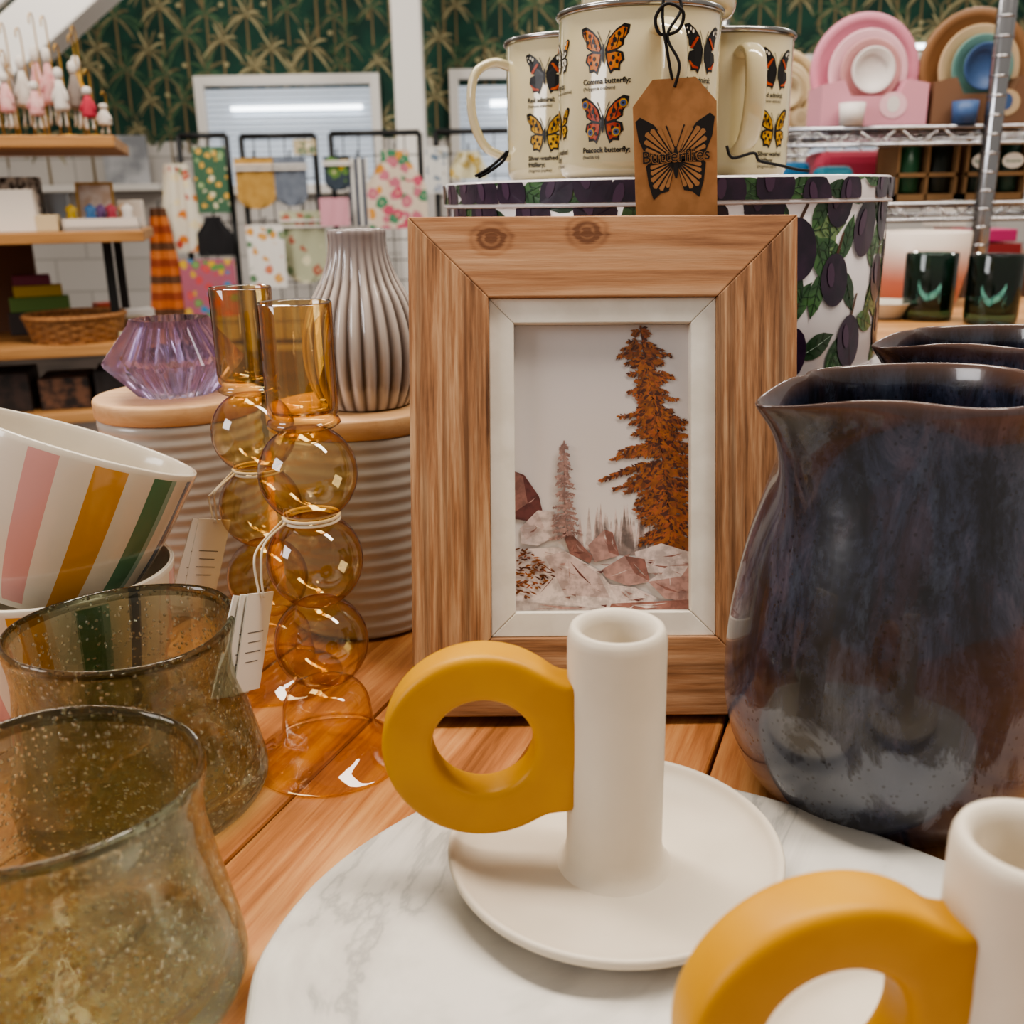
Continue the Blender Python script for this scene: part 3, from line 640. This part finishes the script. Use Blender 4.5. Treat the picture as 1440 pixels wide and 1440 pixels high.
# kraft swing tag
M_kraft=mat('kraft_card','a87c52',.8,c2='9b7148',ns=120); M_blk=mat('black_cord','141212',.7)
p=W(957,110,Y=.5000); e=empty('swing_tag',(p.x-.003,.5000,p.z),(0,R(-3),0),'brown kraft swing tag with a black butterfly hanging on the front mug','swing tag')
tw=.0195; thh=.073
mb=MB(); pts=[(-.010,0),(.010,0),(tw,-.011),(tw,-thh),(-tw,-thh),(-tw,-.011)]
prism(mb,pts,lambda x,z:(x,-.0004,z),lambda x,z:(x,.0004,z)); mb.build('tag_card',M_kraft,e,recalc=True)
mb=MB(); tm=lambda u,v,l:Vector((u,-.0006-.0001*l,v))
for sd in (-1,1):
    U2=[(.04,.1),(.2,.45),(.55,.9),(.9,1.1),(1.02,1.0),(.95,.55),(.75,.1),(.1,-.05)]; L2=[(.05,.0),(.6,.08),(.78,-.1),(.72,-.55),(.6,-.95),(.42,-.8),(.2,-.75),(.1,-.4)]
    s=.0182; cx=0; cy=-.036
    g=lambda P:[(cx+sd*x*s,cy+y*s) for x,y in P]
    fan(mb,g(U2),tm,0,0); fan(mb,g(L2),tm,0,0)
    for an,r0,r1 in ((62,.22,.88),(52,.2,.98),(43,.2,1.02),(33,.2,.93),(22,.25,.82),(12,.3,.66)):
        w_=R(3.8); P=[(r0*math.cos(R(an)),r0*math.sin(R(an))),(r1*math.cos(R(an)-w_),r1*math.sin(R(an)-w_)),(r1*1.03*math.cos(R(an)),r1*1.03*math.sin(R(an))),(r1*math.cos(R(an)+w_),r1*math.sin(R(an)+w_))]; fan(mb,g(P),tm,1,1)
    for an,r1 in ((-12,.66),(-24,.7),(-36,.78),(-48,.85),(-60,.80),(-70,.68)):
        w_=R(4.5); P=[(.2*math.cos(R(an)),.2*math.sin(R(an))),(r1*math.cos(R(an)-w_),r1*math.sin(R(an)-w_)),(r1*1.04*math.cos(R(an)),r1*1.04*math.sin(R(an))),(r1*math.cos(R(an)+w_),r1*math.sin(R(an)+w_))]; fan(mb,g(P),tm,1,1)
    fan(mb,g([(.01,.3),(.03,.3),(.25,.85),(.22,.87)]),tm,1,0)
fan(mb,ell(0,-.037,.0013,.0075,10),tm,2,0)
text(mb,'Butterflies',.0078,tm,0,-.0365,1,4,align='CENTER',bold=.00030)
text(mb,'Butterflies',.0078,tm,0,-.0365,0,6,align='CENTER',bold=.0)
mb.build('tag_print',[M_ink,M_kraft],e)
mb=MB(); tube(mb,spl([(0,-.001,-.004),(.002,-.003,.006),(-.003,-.002,.018),(.004,.0,.030),(-.002,.002,.044),(.001,.004,.056)],6),.0007,6)
tube(mb,spl([(0,.001,-.004),(-.003,-.002,.010),(-.005,-.002,.026),(-.003,.0,.040),(.0,.003,.056)],6),.0007,6)
tube(mb,spl([(-.008,-.001,.026),(-.003,-.004,.031),(.004,-.004,.027),(.002,-.002,.020),(-.006,-.001,.019)],6,True),.0008,6,closed=True)
mb.build('cord',M_blk,e)
for nm,pts,lb in (('cord',[(668,248),(688,236),(705,222),(714,212),(708,226),(690,240),(672,250)],'black cord lying on the tin by the left mug handle'),('cord',[(1022,205),(1030,222),(1060,215),(1068,226),(1095,232),(1120,238),(1138,240)],'black cord trailing over the tin from the right mug')):
    P=[W(a,b,Y=.56) for a,b in pts]; o0=P[-1].copy()
    for q in P: q.z=max(q.z,ZT+.001)
    mb=MB(); tube(mb,[q-o0 for q in spl(P,5)],.0008,6); o=mb.build(nm,M_blk,loc=o0); tag(o,lb,'cord')

# ================================================================ RIGHT: SECOND TABLE + GLASSES
M_pine=wood('pale_shelf_wood','80552f','a67848','bf905f','x',.5,.5)
ZB=.835
e=empty('back_table',(1.0,1.75,0),(0,0,0),'wooden table behind the jugs carrying green glasses and a planter','table')
mb=MB(); box(mb,-.62,.8,-.73,-.30,ZB-.03,ZB); mb.build('table_top',M_pine,e,bevel=.003)
for sx in (-.57,.75):
    for sy in (-.69,-.35):
        mb=MB(); box(mb,sx-.03,sx+.03,sy-.03,sy+.03,0,ZB-.03); mb.build('leg',M_pine,e)
M_ggl=thin_glass('green_glass','8fb2aa','123c3a',.8,.06,.4,.9)
for i,(px,lb) in enumerate(((1302,'dark green glass tumbler beside the pink planter'),(1391,'dark green glass tumbler nearest the right edge'))):
    p=W(px,449+6*i,z=ZB); mb=MB(); w_=.0290
    lathe(mb,[(0,.004),(w_*.9,0),(w_*.96,.002),(w_,.01),(w_*1.02,.076),(w_*1.0,.0775),(w_*.97,.076),(w_*.94,.012),(0,.01)],48); o=mb.build('green_tumbler',M_ggl,loc=(p.x,p.y,ZB)); tag(o,lb,'glass','dark green glass tumblers')
t=NT('pink_white_glaze'); s_=t.n('ShaderNodeSeparateXYZ'); t.l(t.obj(),s_.inputs[0]); t.bsdf(t.ramp(t.math('MULTIPLY',s_.outputs[2],9),[(.30,'c47868'),(.72,'d8cbc0')]),.35); M_plant=t.m
p=W(1290,430,Y=1.365); mb=MB(); lathe(mb,[(0,0),(.040,0),(.048,.005),(.057,.050),(.0585,.095),(.056,.097),(.053,.094),(.052,.05),(0,.02)],48); o=mb.build('planter',M_plant,loc=(p.x,1.365,ZB)); tag(o,'white planter fading to coral pink at its base','planter')
p=W(1250,444,z=ZB); mb=MB(); lathe(mb,[(0,0),(.022,0),(.026,.003),(.038,.018),(.040,.020),(.037,.020),(.024,.006),(0,.005)],48); o=mb.build('small_dish',M_cup,loc=(p.x-.015,p.y-.02,ZB)); tag(o,'white shallow dish beside the green tumblers','dish')
for i,(x0,y0,x1,y1,c_,lb) in enumerate(((1322,262,1366,320,'d8d0c8','pale box with pink print behind the chrome post'),(1335,320,1360,352,'b84a5e','pink box under the lower wire shelf'),(1385,322,1432,340,'b83068','magenta carton under the lower wire shelf'),(1385,342,1438,360,'8a2a2a','dark red carton under the magenta one'))):
    A=W(x0,y1,Y=2.3); B=W(x1,y0,Y=2.3); mb=MB(); box(mb,0,B.x-A.x,0,.1,0,B.z-A.z); o=mb.build('carton',mat('carton_%d'%i,c_,.6),loc=(A.x,2.3,A.z),bevel=.002); tag(o,lb,'box')
e=empty('low_cabinet',(1.15,2.35,0),(0,0,0),'dark cabinet standing behind the wire rack','cabinet')
zc=W(1380,362,Y=2.3).z
mb=MB(); box(mb,-.5,.7,-.12,.3,0,zc-.001); mb.build('cabinet_body',mat('cab','6a4a34',.6,c2='5a3e2c',ns=5),e,bevel=.004)

# ================================================================ WIRE RACK
M_chr=mat('chrome','a5a5a8',.18,metal=1.0)
YR=1.5; zs1=W(1250,180,Y=YR).z; zs2=W(1250,288,Y=YR).z; xl=W(1085,180,Y=YR).x; pX=W(1400,180,Y=YR-.02)
e=empty('wire_rack',(xl,YR,0),(0,0,0),'chrome wire shelving rack on the right holding children\'s tableware','shelving')
Lr=1.0; Dr=.38
for nm,xx,yy in (('post',pX.x-xl,-.012),('post',0.0,Dr),('post',Lr,Dr)):
    mb=MB(); tube(mb,[(xx,yy,0),(xx,yy,1.95)],.0125,16)
    for k in range(76): tube(mb,[(xx,yy,.03+k*.025),(xx,yy,.033+k*.025)],.0133,16)
    mb.build(nm,M_chr,e)
for zz in (zs1,zs2):
    mb=MB()
    for y_ in (0,Dr):
        tube(mb,[(0,y_,zz),(Lr,y_,zz)],.0035,8); tube(mb,[(0,y_,zz-.022),(Lr,y_,zz-.022)],.003,8)
        k=0; zg=[]
        while k*.03<=Lr: zg.append((k*.03,y_,zz-.022*(k%2))); k+=1
        tube(mb,zg,.002,6)
    for k in range(4): tube(mb,[(0,Dr*(k+.5)/4,zz-.004),(Lr,Dr*(k+.5)/4,zz-.004)],.0022,6)
    k=0
    while k*.014<Lr: tube(mb,[(k*.014,0,zz),(k*.014,Dr,zz)],.0014,5); k+=1
    mb.build('wire_shelf',M_chr,e)
def plateset(px,py,r,cols,card,lab,i,Y=YR+.06):
    p=W(px,py,Y=Y); e=empty('plate_set',(p.x,Y,zs1+.004),(0,0,0),lab,'tableware set','boxed children\'s plate sets')
    ms=[mat('set_%d_%d'%(i,k),c_,.45) for k,c_ in enumerate(cols)]
    rot=Matrix.Rotation(R(90),4,'X')
    mb=MB(); lathe(mb,[(0,-.004),(r,-.004),(r+.002,0),(r,.004),(r*.86,.003),(r*.84,.001),(0,.001)],64,M=Matrix.Translation((0,.02,r))@rot); mb.build('plate',ms[0],e)
    for k,fr_ in enumerate((.74,.56,.40)[:len(cols)-1]):
        mb=MB(); rr=r*fr_; lathe(mb,[(0,0),(rr*.7,0),(rr,.012),(rr-.002,.013),(rr*.7,.003),(0,.003)],48,M=Matrix.Translation((0,.016-.012*k,r*.98))@rot); mb.build('bowl',ms[k+1],e)
    mb=MB(); w_=r*.97; hh=r*.80
    pts=[(-w_,0),(w_,0),(w_,hh*.9),(w_*.6,hh),(w_*.45,hh*.65),(-w_*.45,hh*.65),(-w_*.6,hh),(-w_,hh*.9)]
    prism(mb,pts,lambda x,z:(x,-.035,z),lambda x,z:(x,.035,z)); 
    mb.build('card_sleeve',mat('sleeve_%d'%i,card,.6),e,recalc=True)
    mb=MB(); lathe(mb,[(0,0),(.016,0),(.018,.03),(.0165,.03),(.014,.003),(0,.003)],32); mb.build('small_cup',ms[-1],e,loc=(-w_*.5,-.055,0))
    mb=MB(); fm=lambda u,v,l:Vector((u,-.0355-.0003*l,v)); fan(mb,ell(w_*.35,hh*.45,w_*.26,hh*.28,16),fm,1,0); fan(mb,ell(w_*.35,hh*.47,w_*.12,hh*.18,12),fm,2,1); mb.build('sleeve_print',[ms[1],ms[-1]],e)
plateset(1216,172,.078,['cc8698','e0b6be','c29090','d8d2ce'],'cc909e','pink plate set with card sleeve on the upper wire shelf',0)
plateset(1370,168,.080,['846040','bfa786','689088','3f5a86'],'765640','brown and blue rainbow plate set beside the chrome post',1)
plateset(1098,178,.064,['c2ad86','cebe9c','b6a584','b8a888'],'b8a27c','cream plate set partly hidden by the right mug',2,YR+.20)
zl=zs2+.004
def onshelf(x0,x1,Y,h,name,m,lab,cat,d=.09,bev=.004):
    A=W(x0,285,Y=Y); B=W(x1,285,Y=Y); mb=MB(); box(mb,0,B.x-A.x,0,d,0,h); o=mb.build(name,m,loc=(A.x,Y,zl),bevel=bev,segs=3); tag(o,lab,cat); return o
onshelf(1146,1256,1.66,.078,'lunch_box',mat('coral_plastic','c85066',.35),'coral pink lunch box on the lower wire shelf','lunch box',.1,.02)
onshelf(1150,1200,1.56,.052,'lidded_box',mat('teal_plastic','3a8aa0',.35),'teal blue lidded box in front of the coral lunch box','box',.05,.012)
onshelf(1098,1138,1.60,.060,'plastic_box',mat('blue_plastic','2f6f9a',.35),'small blue box at the left end of the lower wire shelf','box',.06,.01)
def mugset(px,lab,cc,i):
    A=W(px,285,Y=YR+.05); e=empty('mug_set',(A.x,YR+.05,zl),(0,0,0),lab,'mug set','boxed mug pairs on the lower wire shelf')
    mk=mat('kraft_box_%d'%i,'8a6a48',.8); mb=MB(); box(mb,-.045,.045,0,.09,0,.01); box(mb,-.045,.045,.085,.09,0,.085); 
    for x_ in (-.045,-.001,.042): box(mb,x_,x_+.003,0,.088,0,.085)
    box(mb,-.045,.045,0,.003,.034,.040); mb.build('carton_tray',mk,e)
    for k,x_ in enumerate((-.0225,.0225)):
        mb=MB(); lathe(mb,[(0,0),(.016,0),(.0185,.003),(.019,.07),(.0175,.07),(.016,.006),(0,.005)],32); mb.build('mug',mat('setmug_%d_%d'%(i,k),cc[k],.3),e,loc=(x_,.024,.011))
    return e
mugset(1300,'card-boxed pair of dark green and black mugs',['1f4a30','20261f'],0)
e=mugset(1396,'card-boxed pair of mugs with white lettered labels',['203028','1c3a30'],1)
for k,(x_,tx) in enumerate(((-.0225,'Savanna'),(.0225,'Savanna'))):
    mb=MB(); fm=lambda u,v,l:Vector((u,-.0005-.0003*l,v)); fan(mb,ell(x_,.055,.016,.011,16),fm,1,0); text(mb,tx,.0075,fm,x_,.0525,1,2,align='CENTER',bold=.0001); mb.build('label_print',[M_card,mat('tealink','2a6a58',.6)],e)

# ================================================================ LEFT SHELF UNIT
C0=W(160,192,Y=1.9); rz=R(16)
zA=W(160,190,Y=1.9).z; zBm=W(195,324,Y=1.9).z; zC=W(203,482,Y=1.9).z; zD=zC-.125
e=empty('shelf_unit',(C0.x,C0.y,0),(0,0,rz),'wooden shelf unit with black metal uprights on the left','shelving')
MU=Matrix.Translation((C0.x,C0.y,0))@Matrix.Rotation(rz,4,'Z')
for zz,xr in ((zA,0),(zBm,.03),(zC,.03),(zD,.03)):
    mb=MB(); box(mb,-1.0,xr,0,.36,zz-.02,zz); mb.build('shelf_board',M_pine,e,bevel=.002)
M_bm=mat('black_metal','191818',.5)
for xx,yy in ((-.045,.10),(-.045,.34),(-.95,.34)):
    mb=MB(); box(mb,xx-.008,xx+.008,yy-.008,yy+.008,0,zBm-.02); mb.build('upright',M_bm,e)
mb=MB(); box(mb,-.9,-.21,.30,.32,zC,zBm-.02); mb.build('back_panel',mat('dark_panel','6a4630',.7),e)
def on(lx,ly,z): q=MU@Vector((lx,ly,z)); return q
M_gold=mat('gold','b98d3a',.3,metal=.8); M_pink=mat('soft_pink','cf8f90',.8,c2='d8b0ac',ns=60); M_felt=mat('white_felt','d2cbc3',.9); M_redf=mat('red_felt','b03848',.9); M_grf=mat('grey_felt','8a7f78',.9)
def orn(lx,ly,h,cm,lab):
    q=on(lx,ly,zA); e=empty('hanging_ornament',(q.x,q.y,zA),(0,0,0),lab,'ornament','ornaments on the top left shelf')
    mb=MB(); tube(mb,spl([(0,.006,.004),(0,.006,h*.8),(0,.002,h),(0,-.012,h*.98),(0,-.013,h*.92)],5),.0014,6); lathe(mb,[(0,0),(.014,0),(.013,.003),(0,.004)],20); mb.build('hook_stand',M_gold,e)
    mb=MB(); k=h*.9; lathe(mb,[(0,k*.30),(.012,k*.32),(.013,k*.36),(.0085,k*.58),(.005,k*.68),(0,k*.70)],18,M=Matrix.Translation((0,-.013,0))); mb.build('felt_body',cm,e)
    mb=MB(); lathe(mb,[(0,k*.68),(.006,k*.70),(.008,k*.76),(.006,k*.82),(0,k*.84)],16,M=Matrix.Translation((0,-.013,0))); mb.build('head',M_felt,e)
    for sd in (-1,1):
        mb=MB(); tube(mb,[(sd*.004,-.014,k*.34),(sd*.005,-.015,k*.2),(sd*.006,-.017,k*.12)],[.0016,.0014,.003],6); mb.build('leg',M_felt,e)
        mb=MB(); tube(mb,[(sd*.005,-.013,k*.62),(sd*.012,-.016,k*.5),(sd*.013,-.018,k*.42)],[.002,.002,.003],6); mb.build('arm',cm,e)
for a_ in ((-.215,.05,.12,M_felt,'white ornament at the far left of the top shelf'),(-.192,.07,.16,M_gold,'gold ornament near the left end of the top shelf'),(-.168,.05,.14,M_pink,'pink ornament beside the gold one on the top shelf'),(-.142,.08,.18,M_felt,'tall white ornament in the middle of the top left shelf'),(-.120,.04,.12,M_pink,'short pink ornament at the front middle of the top shelf'),(-.098,.08,.20,M_pink,'tallest pink ornament on the top left shelf'),(-.078,.04,.15,M_felt,'white ornament right of the tallest pink one'),(-.056,.07,.17,M_grf,'grey ornament near the shelf end'),(-.034,.04,.11,M_redf,'small red ornament at the shelf end'),
    (-.18,.17,.20,M_grf,'grey ornament at the back left of the top shelf'),(-.13,.18,.22,M_pink,'pink ornament at the back of the top shelf'),(-.06,.18,.20,M_gold,'gold ornament at the back near the shelf end'),(-.015,.10,.08,M_felt,'tiny white ornament at the very end of the shelf')): orn(*a_)
for lx,ly,h,w_,c_,lb in ((-.19,.05,.075,.035,'d6cec4','tall white display carton at the left end of the middle shelf'),(-.14,.05,.03,.02,'c2b090','low tan carton on the middle left shelf'),(-.215,.2,.10,.05,'3a302c','dark upright book at the back of the middle shelf'),(-.14,.22,.07,.02,'9aa4ac','grey blue card box behind the tan carton'),(-.005,.25,.055,.025,'cfc6bc','white card box behind the small frame')):
    q=on(lx,ly,zBm); mb=MB(); box(mb,-w_,w_,0,.05,0,h); tag(mb.build('carton',mat('c'+c_,c_,.7,c2='c8c0b4' if h>.09 else None,ns=90),loc=(q.x,q.y,zBm),rot=(0,0,rz),bevel=.002),lb,'box')
q=on(-.04,.06,zBm); mb=MB(); box(mb,-.075,.06,0,.10,0,.008); box(mb,-.075,.06,0,.003,0,.022); box(mb,-.075,.06,.097,.10,0,.022); box(mb,-.075,-.072,0,.1,0,.022); box(mb,.057,.06,0,.1,0,.022)
tag(mb.build('display_tray',M_felt,loc=(q.x,q.y,zBm),rot=(0,0,rz)),'white display tray of small trinkets on the middle shelf','tray')
for i,(lx,ly,c_,lb) in enumerate(((-.10,.10,'c2a030','yellow trinket in the white tray'),(-.065,.09,'3c6a98','blue trinket in the white tray'),(-.03,.11,'b04050','red trinket in the white tray'),(.0,.09,'d8d0c8','white trinket in the white tray'),(-.05,.13,'7a5a8a','purple trinket at the back of the white tray'),(-.01,.14,'c8a070','tan trinket at the back of the white tray'))):
    q=on(lx,ly,zBm+.008); mb=MB(); lathe(mb,[(0,0),(.010,0),(.013,.008),(.008,.022),(.011,.032),(0,.04)],16); tag(mb.build('trinket',mat('tr%d'%i,c_,.5),loc=(q.x,q.y,zBm+.0085)),lb,'trinket','small trinkets in the white tray')
q=on(-.065,.20,zBm); e2=empty('small_picture_frame',(q.x,q.y,zBm),(R(-8),0,rz),'small gold-edged picture frame standing on the middle left shelf','picture frame')
mb=MB()
for b_ in ((-.035,-.031,0,.09),(.031,.035,0,.09),(-.031,.031,0,.004),(-.031,.031,.086,.09)): box(mb,b_[0],b_[1],0,.008,b_[2],b_[3])
mb.build('frame_border',M_gold,e2); mb=MB(); box(mb,-.031,.031,.003,.006,.004,.086); mb.build('print',mat('smallprint','cfc4bc',.5,c2='b8a08e',ns=40),e2)
M_wick=mat('wicker','9c6c40',.8,c2='7a5230',ns=160)
q=on(-.12,.10,zC); e2=empty('wicker_basket',(q.x,q.y,zC),(0,0,0),'shallow round wicker basket on the lower left shelf','basket')
mb=MB()
for k in range(6): tube(mb,[((.078+.002*k)*math.cos(a),(.078+.002*k)*math.sin(a),.004+.007*k+.0012*math.sin(12*a+k*pi)) for a in [2*pi*i/72 for i in range(72)]],.0045,8,closed=True)
lathe(mb,[(0,.001),(.078,.001),(.078,.004),(0,.004)],48); mb.build('basket_wall',M_wick,e2)
mb=MB(); tube(mb,[(.091*math.cos(a),.091*math.sin(a),.048) for a in [2*pi*i/48 for i in range(48)]],.0055,8,closed=True); mb.build('basket_rim',M_wick,e2)
zz=zC
for i,(lx,ly,w_,h,c_,lb) in enumerate(((-.20,.24,.06,.045,'3a3230','dark box under the green one on the lower left shelf'),(-.20,.24,.055,.03,'5c7a3c','green box stacked on the dark one'),(-.20,.24,.045,.022,'b59a30','yellow packet on top of the green box'),(-.21,.24,.035,.02,'7a3a50','plum coloured packet topping the pile'),(-.02,.26,.035,.04,'c9c4c0','white packet at the right of the lower left shelf'),(.0,.14,.022,.02,'5f9a9a','small teal packet at the shelf end'),(-.02,.20,.02,.03,'9a8a70','tan packet behind the teal packet'),(-.08,.27,.02,.055,'b04a30','rust red packet at the back of the lower left shelf'),(-.01,.05,.025,.015,'cfd0b0','pale green card at the front of the shelf end'))):
    if i in (0,) or i>3: zz=zC
    q=on(lx,ly,zz); mb=MB(); box(mb,-w_,w_,-.02,.02,0,h); tag(mb.build('packet',mat('pk%d'%i,c_,.6),loc=(q.x,q.y,zz+.0003),rot=(0,0,rz+.06*i),bevel=.002),lb,'box'); zz+=h+.0003
for i,(lx,c_,lb,w_,h) in enumerate(((-.26,'3a2c28','dark brown box under the left shelves',.05,.075),(-.15,'6a4a38','red brown box under the left shelves',.045,.06),(-.06,'2e2a2a','black box under the left shelves',.035,.07),(.0,'7a3a3a','dark red box under the left shelves',.02,.05))):
    q=on(lx,.10,zD); mb=MB(); box(mb,-w_,w_,-.06,.06,0,h); tag(mb.build('storage_box',mat('sb%d'%i,c_,.7,c2='241e1c',ns=50),loc=(q.x,q.y,zD),rot=(0,0,rz),bevel=.003),lb,'box')

# ================================================================ DISPLAY GRIDS WITH TEXTILES
YG=5.2
def grid(x0,y0,x1,y1,lab,Yg):
    A=W(x0,y0,Y=Yg); B=W(x1,y0,Y=Yg); w_=B.x-A.x; h=B.z
    e=empty('display_grid',(A.x,Yg,0),(0,0,0),lab,'display grid','black wire display grids')
    mb=MB()
    for x_ in (.015,w_-.015): tube(mb,[(x_,0,0),(x_,0,h)],.014,8)
    tube(mb,[(.015,0,h),(w_-.015,0,h)],.014,8); tube(mb,[(.015,0,.3),(w_-.015,0,.3)],.014,8); mb.build('grid_frame',M_bm,e)
    mb=MB(); k=1
    while k*.075<w_-.02: tube(mb,[(k*.075,0,.3),(k*.075,0,h)],.003,5); k+=1
    k=0
    while .3+k*.1<h: tube(mb,[(.015,0,.3+k*.1),(w_-.015,0,.3+k*.1)],.003,5); k+=1
    mb.build('grid_wires',M_bm,e)
    for sx in (.02,w_-.02):
        mb=MB(); tube(mb,[(sx,-.1,.015),(sx,.1,.015)],.014,8); mb.build('foot',M_bm,e)
grid(246,190,322,400,'black wire display grid left of the first window, holding tea towels',YG)
grid(334,190,446,400,'black wire display grid under the first window, holding oven gloves',YG)
grid(460,186,594,400,'black wire display grid by the white column, holding aprons',YG)
grid(608,183,760,400,'black wire display grid right of the column, behind the mugs',YG)
FL=[floral('fl_towel','cfc6b4',['c87830','5a7a4a','b04838','d8c8a0'],16),floral('fl_green','3f6048',['c8c0a0','8aa070','d0a048'],26),
 mat('mustard_quilt','b08a4c',.9,c2='a47e42',ns=25),mat('grey_quilt','6e747e',.9,c2='636974',ns=25),floral('fl_jar','d6d0c8',['c05838','5a7a5a','c89040'],18),
 floral('fl_sage','a8a88c',['cfc8a8','6f7f5c','a05a48'],16),floral('fl_sun','36404a',['d0a828','d0a828','5a7a3a'],14,.5),floral('fl_bright','c9b8a4',['b85064','c88a38','3f7a5a','b86a78'],19,.6),
 stripes('str_navy',['d0ccc4','2c3448'],.035),mat('pink_cloth','c8909a',.9),floral('fl_blue','c9c6c0',['8a94a8','a8a090','6a7a8a'],20),floral('fl_yel','d0c8a8',['c8a030','a8904a'],16),
 stripes('scarf_check',['b5602a','8a3f20','b86a34','5c3a24'],.16,2),floral('fl_multi','a05a6a',['3a7aa0','c8a030','5a8a4a','c04a4a'],22,.5),mat('black_cloth','1e1c1e',.9),floral('fl_tan','b8a888',['8a6a4a','d8ccb0','6a7a60'],18)]
def textile(x0,y0,x1,y1,m,name,lab,cat,shape,Y=YG-.05):
    A=W(x0,y1,Y=Y); B=W(x1,y0,Y=Y); w_=(B.x-A.x); h=B.z-A.z; e=empty(name,((A.x+B.x)/2,Y,B.z),(0,0,0),lab,cat)
    mb=MB(); nx,nz=14,16; vs=[];fs=[]
    for s_ in (0,1):
        for j in range(nz+1):
            for i in range(nx+1):
                u=i/nx*2-1; v=j/nz; hw=w_/2
                if shape=='glove' and v>.72: hw*=math.sqrt(max(.02,1-((v-.72)/.28)**2*.9))
                if shape=='towel': hw*=.55+.45*min(1,v*1.6)
                if shape=='apron': hw*=.45+.55*min(1,max(0,(v-.12)*3))
                if shape=='narrow': hw*=.35+.65*v
                fold=.018*math.sin(u*7+v*2)*(1 if shape in('towel','narrow') else .25)
                vs.append((hw*u,fold-.012+(.024*(s_) )*(1-abs(u)**4),-h*v))
    n=(nx+1)*(nz+1)
    for s_ in (0,1):
        for j in range(nz):
            for i in range(nx):
                q=s_*n+j*(nx+1)+i; fs.append([q,q+1,q+nx+2,q+nx+1] if s_==0 else [q,q+nx+1,q+nx+2,q+1])
    mb.add(vs,fs); mb.build('fabric',m,e)
    mb=MB(); tube(mb,[(0,0,0),(0,0,.03),(.0,.045,.035)],.004,6); mb.build('hook',M_bm,e)
    if shape=='glove':
        mb=MB()
        for zz_ in (.12,.20): box(mb,-w_/2-.003,w_/2+.003,-.024,.02,-h*zz_-.01,-h*zz_)
        mb.build('binding',M_felt,e)
TX_=[(234,230,276,355,0,'tea_towel','white floral tea towel gathered at its top','tea towel','towel'),
(280,206,316,300,1,'tea_towel','green patterned tea towel on the left grid','tea towel','panel'),
(336,222,384,294,2,'oven_glove','mustard double oven glove with white binding','oven glove','glove'),
(390,222,430,290,3,'oven_glove','grey blue oven glove beside the mustard one','oven glove','glove'),
(354,316,398,405,4,'gift_bag','white bag printed with orange flowers under the mustard glove','bag','panel'),
(402,296,456,398,5,'oven_glove','sage floral oven glove hanging low beside the fluted vase','oven glove','glove'),
(458,220,492,268,6,'oven_glove','dark oven glove with yellow sunflowers','oven glove','glove'),
(452,278,490,318,9,'tea_towel','plain pink cloth under the sunflower glove','tea towel','panel'),
(495,222,516,318,8,'apron','narrow navy and white striped apron','apron','panel'),
(518,210,598,322,7,'apron','bright floral apron beside the white column','apron','apron'),
(601,206,630,272,10,'tea_towel','pale blue patterned cloth right of the column','tea towel','panel'),
(634,212,684,252,11,'tea_towel','yellow floral cloth behind the left mug handle','tea towel','towel'),
(212,292,252,445,12,'scarf','long orange checked scarf hanging at the far left grid','scarf','narrow'),
(262,364,330,445,13,'tea_towel','multicoloured floral cloth low on the left grid','tea towel','panel'),
(280,304,326,360,14,'tote_bag','black cloth bag hanging under the green tea towel','bag','apron'),
(414,196,444,218,15,'cloth_pouch','small tan patterned pouch above the grey glove','pouch','panel')]
for x0,y0,x1,y1,mi,nm,lb,ct,sh in TX_: textile(x0,y0,x1,y1,FL[mi],nm,lb,ct,sh,YG-.06-(.08 if mi in(12,4,9,13) else 0))
A=W(150,262,Y=6.8); B=W(203,190,Y=6.8); mb=MB(); box(mb,0,B.x-A.x,0,.03,0,B.z-A.z); tag(mb.build('wall_print',mat('greyprint','8a8c90',.7,c2='b8b8ba',ns=6),loc=(A.x,6.8,A.z)),'grey canvas print by the wallpaper behind the left shelves','canvas print')
mb=MB(); A=W(0,262,Y=6.75); box(mb,A.x,W(225,262,Y=6.75).x,6.72,6.98,A.z-.04,A.z); struct(mb.build('trim_3',M_trimw))

# ================================================================ LIGHT
w=bpy.data.worlds.new('w'); scene.world=w; w.use_nodes=True; bg=w.node_tree.nodes['Background']; bg.inputs[0].default_value=(1.0,.925,.83,1); bg.inputs[1].default_value=.44
def area(name,loc,target,sx,sy,power,c):
    l=bpy.data.lights.new(name,'AREA'); l.shape='RECTANGLE'; l.size=sx; l.size_y=sy; l.energy=power; l.color=c
    o=bpy.data.objects.new(name,l); col.objects.link(o); o.location=loc; o.rotation_euler=(Vector(target)-Vector(loc)).to_track_quat('-Z','Y').to_euler(); return o
area('ceiling_tube_light',(-.5,.9,2.9),(0,.5,.8),.30,1.6,52,(1,.91,.80))
area('ceiling_tube_light',(.9,.3,2.9),(.1,.5,.8),.30,1.6,48,(1,.91,.80))
area('ceiling_tube_light',(-1.8,3.5,3.1),(-1.8,4.5,1),.4,2.5,85,(1,.95,.88))
area('ceiling_tube_light',(1.8,3.5,3.1),(1.5,4.5,1),.4,2.5,85,(1,.95,.88))
area('daylight_window',(-2.6,-.6,1.9),(0,.5,.85),1.2,1.0,36,(.98,.97,.98))
